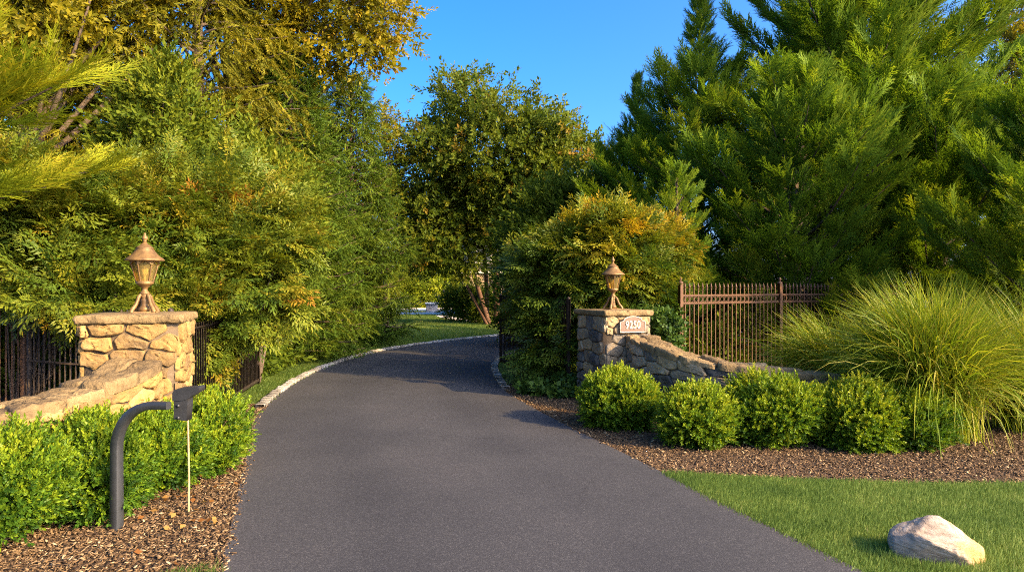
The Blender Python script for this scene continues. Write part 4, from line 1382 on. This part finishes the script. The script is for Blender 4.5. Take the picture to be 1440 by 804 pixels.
GS = 'spruces along the inner lawn'
sx = dict(style='spruce', e0=8, e1=-8)
S1 = make_conifer('spruce_tree', 'weeping yellow green spruce nearest the left kerb', (-5.5, 17, 0), 7.6, cone(1.95, .15, .62, .9), 300, M['spruce'], GS, seed=11, spray=.34, sub_every=.25, z0=.2, dz=(-.75, .25), **sx)
S2 = again(S1, 'darker spruce bordering the lawn, right of the weeping spruce', (-5.0, 21.2, 0), R(140), (1.0, 1.0, 1.1))
S3 = again(S1, 'shorter spruce standing behind the lawn spruces', (-7.2, 24, 0), R(250), (1.25, 1.25, 1.15))
C1 = make_conifer('hemlock_tree', 'tall golden hemlock with hanging tassels filling the upper left', (-7.0, 15.2, 0), 13.0, cone(2.35, .3, .5, .9), 170, M['tassel'], None, seed=12, spray=.55, sub_every=.36, z0=2.5, style='spruce', e0=15, e1=-22, trunk_r=.25)
C2 = make_conifer('hemlock_tree', 'dark limbed hemlock behind the upper left corner', (-10.8, 14.0, 0), 12.0, cone(3.4, .3, .5, .9), 150, M['tassel'], None, seed=13, spray=.6, sub_every=.55, z0=1.0, style='spruce', e0=15, e1=-22, trunk_r=.25, tint0=.3)

# ------------------------------------------------------------------ deciduous trees
def deciduous(name, label, lobes, base, ncl, ntw, rc, scale, cm, wm, seed, fork, tr, tpls=TM, nl=40, group=None, wood=None, **kw):
    b = np.array([base[0], base[1], 0.0])
    L_ = [((c - b), r_) for c, r_ in lobes]
    cr, cc = broad(L_, ncl, ntw, rc, tpls, scale, seed, **kw)
    r = np.random.default_rng(seed)
    wd = []
    forks = []
    for (fx, fy, fz), r0, r1, x0, y0 in (wood or [((0, 0, fork), tr, tr * .6, 0, 0)]):
        s = np.linspace(0, 1, 9)[:, None]
        a = np.array([x0, y0, -.05]); e = np.array([fx, fy, fz])
        mid = (a + e) / 2 + r.normal(0, .12, 3) * np.array([1, 1, 0])
        pts = (1 - s) ** 2 * a + 2 * s * (1 - s) * mid + s ** 2 * e
        wd += tube(pts, np.linspace(r0, r1, 9), 8)
        forks += [pts[-1], pts[-2], pts[-1]]
    wd += limbs(forks, cc[r.choice(len(cc), min(nl, len(cc)), replace=False)], tr * .38, .012, seed, .3, 7, 5)
    return plant(name, label, 'tree', tuple(b), cr, wd, cm, wm, group, 'trunk')


dk = dict(inner=.35, up_w=.25, out_w=.8, rnd_w=.8, tint_cl=.12, lump=.3)
deciduous('maple_tree', 'golden leaved tree with overhanging boughs against the sky, upper left',
          [W(520, 20, 17, 62, 55, 1.0), W(450, 50, 17, 65, 50, 1.1), W(400, -30, 17, 130, 90, 1.8), W(505, 82, 17, 36, 26, .5), W(480, -60, 17, 90, 70, 1.5), W(330, -40, 17, 110, 90, 1.6)], (-7.4, 18.5), 330, 9, .22, .36, M['maple'], M['bark'], 51, 6.2, .24, nl=50, tint0=.55, **dk)
deciduous('beech_tree', 'ochre leaved tree with dark boughs in the top left corner', [W(60, 20, 13, 110, 80, 1.5), W(0, 90, 12, 60, 50, 1.0), W(150, -40, 13.5, 120, 70, 1.5)], (-9.4, 13.2), 240, 9, .2, .34, M['maple'], M['bark'], 52, 4.6, .2, nl=40, tint0=.5, **dk)
MY = [W(690, 205, 31, 98, 88, 2.6), W(655, 150, 31, 48, 55, 1.5), W(760, 215, 31, 78, 62, 2.4), W(802, 245, 31, 52, 64, 1.6), W(610, 245, 31, 58, 78, 1.8), W(600, 330, 31, 42, 60, 1.6), W(670, 290, 32, 70, 55, 2.2), W(640, 348, 31.5, 66, 44, 1.6), W(735, 300, 31, 60, 50, 2.0)]
deciduous('myrtle_tree', 'wide crape myrtle with red trunks at the centre beyond the lawn', MY, (-.95, 32.5), 900, 9, .28, .5, M['myrtle'], M['red_bark'], 53, 4.0, .16, nl=80,
          wood=[((.1, 0, 4.2), .17, .11, .25, 0), ((-1.3, -.3, 4.2), .13, .07, -.1, 0), ((-.5, .3, 4.6), .12, .07, -.25, .15), ((1.4, .2, 4.6), .12, .07, .3, .1), ((-2.2, .1, 3.6), .09, .05, -.2, -.1)], tint0=.5, **dk)
deciduous('deciduous_tree', 'sparse twiggy tree peeking out right of the spruces', [W(540, 190, 30, 24, 45, 1.0), W(548, 250, 30, 28, 60, 1.0)], (-5.6, 30.5), 90, 6, .25, .4, M['maple'], M['bark'], 54, 4.5, .12, nl=34, tint0=.35, **dk)
deciduous('deciduous_tree', 'pale leaved tree at the top right picture corner', [W(1440, 25, 27, 34, 45, 1.2), W(1445, 110, 27, 30, 60, 1.2), W(1415, 250, 27, 40, 50, 1.2)], (20.3, 27.5), 170, 8, .3, .45, M['maple'], M['bark'], 55, 5, .2, nl=30, tint0=.4, **dk)
# background trees, copies of one another
bgd = dict(inner=.35, up_w=.3, out_w=.8, rnd_w=.8, tint_cl=.1, lump=.5)
B1 = deciduous('woodland_tree', 'leafy tree left of the pool hedge, beyond the spruces', [(np.array([-12.5, 58, 7.5]), (3.7, 3.4, 4.8)), (np.array([-10.8, 57.5, 3.4]), (3.4, 3, 3.2)), (np.array([-14.2, 58, 3.9]), (3.2, 3, 3.4))], (-12.5, 58), 420, 8, .35, .6, M['holly'], M['bark'], 61, 5, .25, nl=24, tint0=.62, group='trees behind the garden', **bgd)
for lab, x, y, s_, rz in (('leafy tree behind the pool hedge at the centre', -8.2, 66, 1.0, 2.1), ('leafy tree behind the stone house', -1.0, 60, 1.05, 3.3),
                          ('leafy tree far behind the hemlock', -14.5, 23, .88, 2.7), ('leafy tree behind the fence shrubs at left', -10.2, 17.5, .7, .2)):
    again(B1, lab, (x, y, 0), rz, s_)
UB = shrub_from('understory_shrub', 'dark low shrub in the shade behind the left picket fence', 'shrub', [(np.array([-7.6, 12.4, .9]), (1.3, .8, 1.0))], (-7.6, 12.4), 170, 7, .2, TB, .36, M['holly'], M['bark'], 71, 'dark shrubs under the trees', nst=12, inner=.3, tint0=.3)
for lab, x, y, s_, rz in (('dark low shrub behind the ring band fence at left', -9.4, 11.6, 1.0, 1.0), ('dark low shrub under the lower holly', -5.8, 14.2, 1.1, 2.0), ('dark low shrub under the leaning cypress', 7.6, 17.4, 1.1, 3.0), ('dark low shrub under the far right cypress', 11.0, 14.4, 1.2, 4.0),
                          ('dark low shrub behind the young upright cypress', 4.2, 17.5, 1.2, 5.0)):
    again(UB, lab, (x, y, 0), rz, s_)

# ------------------------------------------------------------------ pool, house, far shrubs
sheet('pool_deck', [(-16, 44.3), (-3.9, 44.3), (-3.9, 57), (-16, 57)], .02, M['concrete'])
sheet('pool_water', [(-15, 47.6), (-5.2, 47.6), (-5.2, 51.0), (-15, 51.0)], .028, M['water'])
hd = thing('hedge', 'bright clipped hedge behind the pool', 'hedge', (-9.5, 58.5, 0))
cr, cc = broad([((0, 0, 1.2), (3.2, .9, 1.4)), ((2.8, 0, 1.3), (2.4, .9, 1.5)), ((-3.2, 0, 1.2), (3, .9, 1.5))], 420, 8, .2, TB, .42, 81, inner=.6, up_w=.5, tint0=.75)
build('crown', cr, M['box'], hd)
pier = thing('stone_pier', 'short stone pier on the deck at the back of the pool', 'pier', (-6.05, 51.6, 0))
build('base', bbox(-.4, .4, -.35, .35, 0, .5, .02), M['flag'], pier)
build('cap_slab', bbox(-.48, .48, -.43, .43, .5, .6, .02), M['concrete'], pier)
pth_pts = [(-4.3, 42.2), (-3.7, 39.6), (-2.9, 37.2), (-1.9, 35.2)]
fs = []
for i, (x, y) in enumerate(catmull(pth_pts, 4)):
    fs += bbox(x - .38, x + .38, y - .26, y + .26, 0, .045, .012, random.random())
pa = build('path', fs, M['flag']); pa['kind'] = 'structure'

ho_ = thing('house', 'stone and stucco house behind the crape myrtle', 'house', (-3.0, 41.0, 0))
wl = [box(0, 9, 0, 7, 0, 2.6)]
build('stone_base', wl, M['mortar'], ho_)
build('stonework', stones(9, 2.55, lambda u, v, o: np.stack([u, .02 - o, v], -1), .3, .5, 90, depth=.05) + stones(7, 2.55, lambda u, v, o: np.stack([.02 - o, 7 - u, v], -1), .3, .5, 91, depth=.05), M['stone_grey'], ho_, smooth=True)
build('ledge', bbox(-.15, 9.15, -.15, 7.15, 2.6, 2.74, .02), M['trim'], ho_)
build('wall', [box(.03, 8.97, .03, 6.97, 2.74, 5.4)], M['stucco'], ho_)
rv = np.array([(-.5, -.5, 5.4), (9.5, -.5, 5.4), (9.5, 7.5, 5.4), (-.5, 7.5, 5.4), (2.5, 3.5, 8.2), (6.5, 3.5, 8.2)])
rf_ = build('roof', [(rv, np.array([(0, 1, 5, 4), (2, 3, 4, 5), (3, 2, 1, 0)]), .5), (rv, np.array([(1, 2, 5), (3, 0, 4)]), .5)], M['slate'], ho_)
build('chimney', bbox(6.6, 7.5, 3.9, 4.7, 6.3, 9.2, .03), M['flag'], rf_)
for x in (1.3, 3.6, 6.4):
    fw = build('window', bbox(x - .5, x + .5, -.04, .06, 3.2, 4.7, .01), M['trim'], ho_)
    build('pane', bbox(x - .42, x + .42, -.055, .0, 3.28, 4.62, .005), M['pane'], fw)
dr_ = build('door', bbox(4.6, 5.6, -.06, .05, .05, 2.2, .01), M['trim'], ho_)
build('handle', lathe([(.03, 0), (.035, .03), (.001, .05)], 8, c=(4.75, -.1, 1.05)), M['black'], dr_)

FB = shrub_from('yew_shrub', 'dark yew shrub leftmost below the crape myrtle', 'shrub', [(np.array([-3.0, 35.6, .8]), (.65, .6, .85)), (np.array([-2.9, 35.6, 1.2]), (.4, .4, .5))], (-3.0, 35.6), 170, 7, .12, TB, .26, M['holly'], M['bark'], 84, 'yew shrubs below the myrtle', nst=8, inner=.5, tint0=.4)
for lab, x, y, s_ in (('dark yew shrub second from the left below the crape myrtle', -2.2, 34.9, 1.05), ('small rounded yew shrub in the middle below the crape myrtle', -1.75, 33.8, .62), ('dark yew shrub close to the red myrtle trunks', -1.3, 34.1, .95)):
    again(FB, lab, (x, y, 0), x * 3, s_)
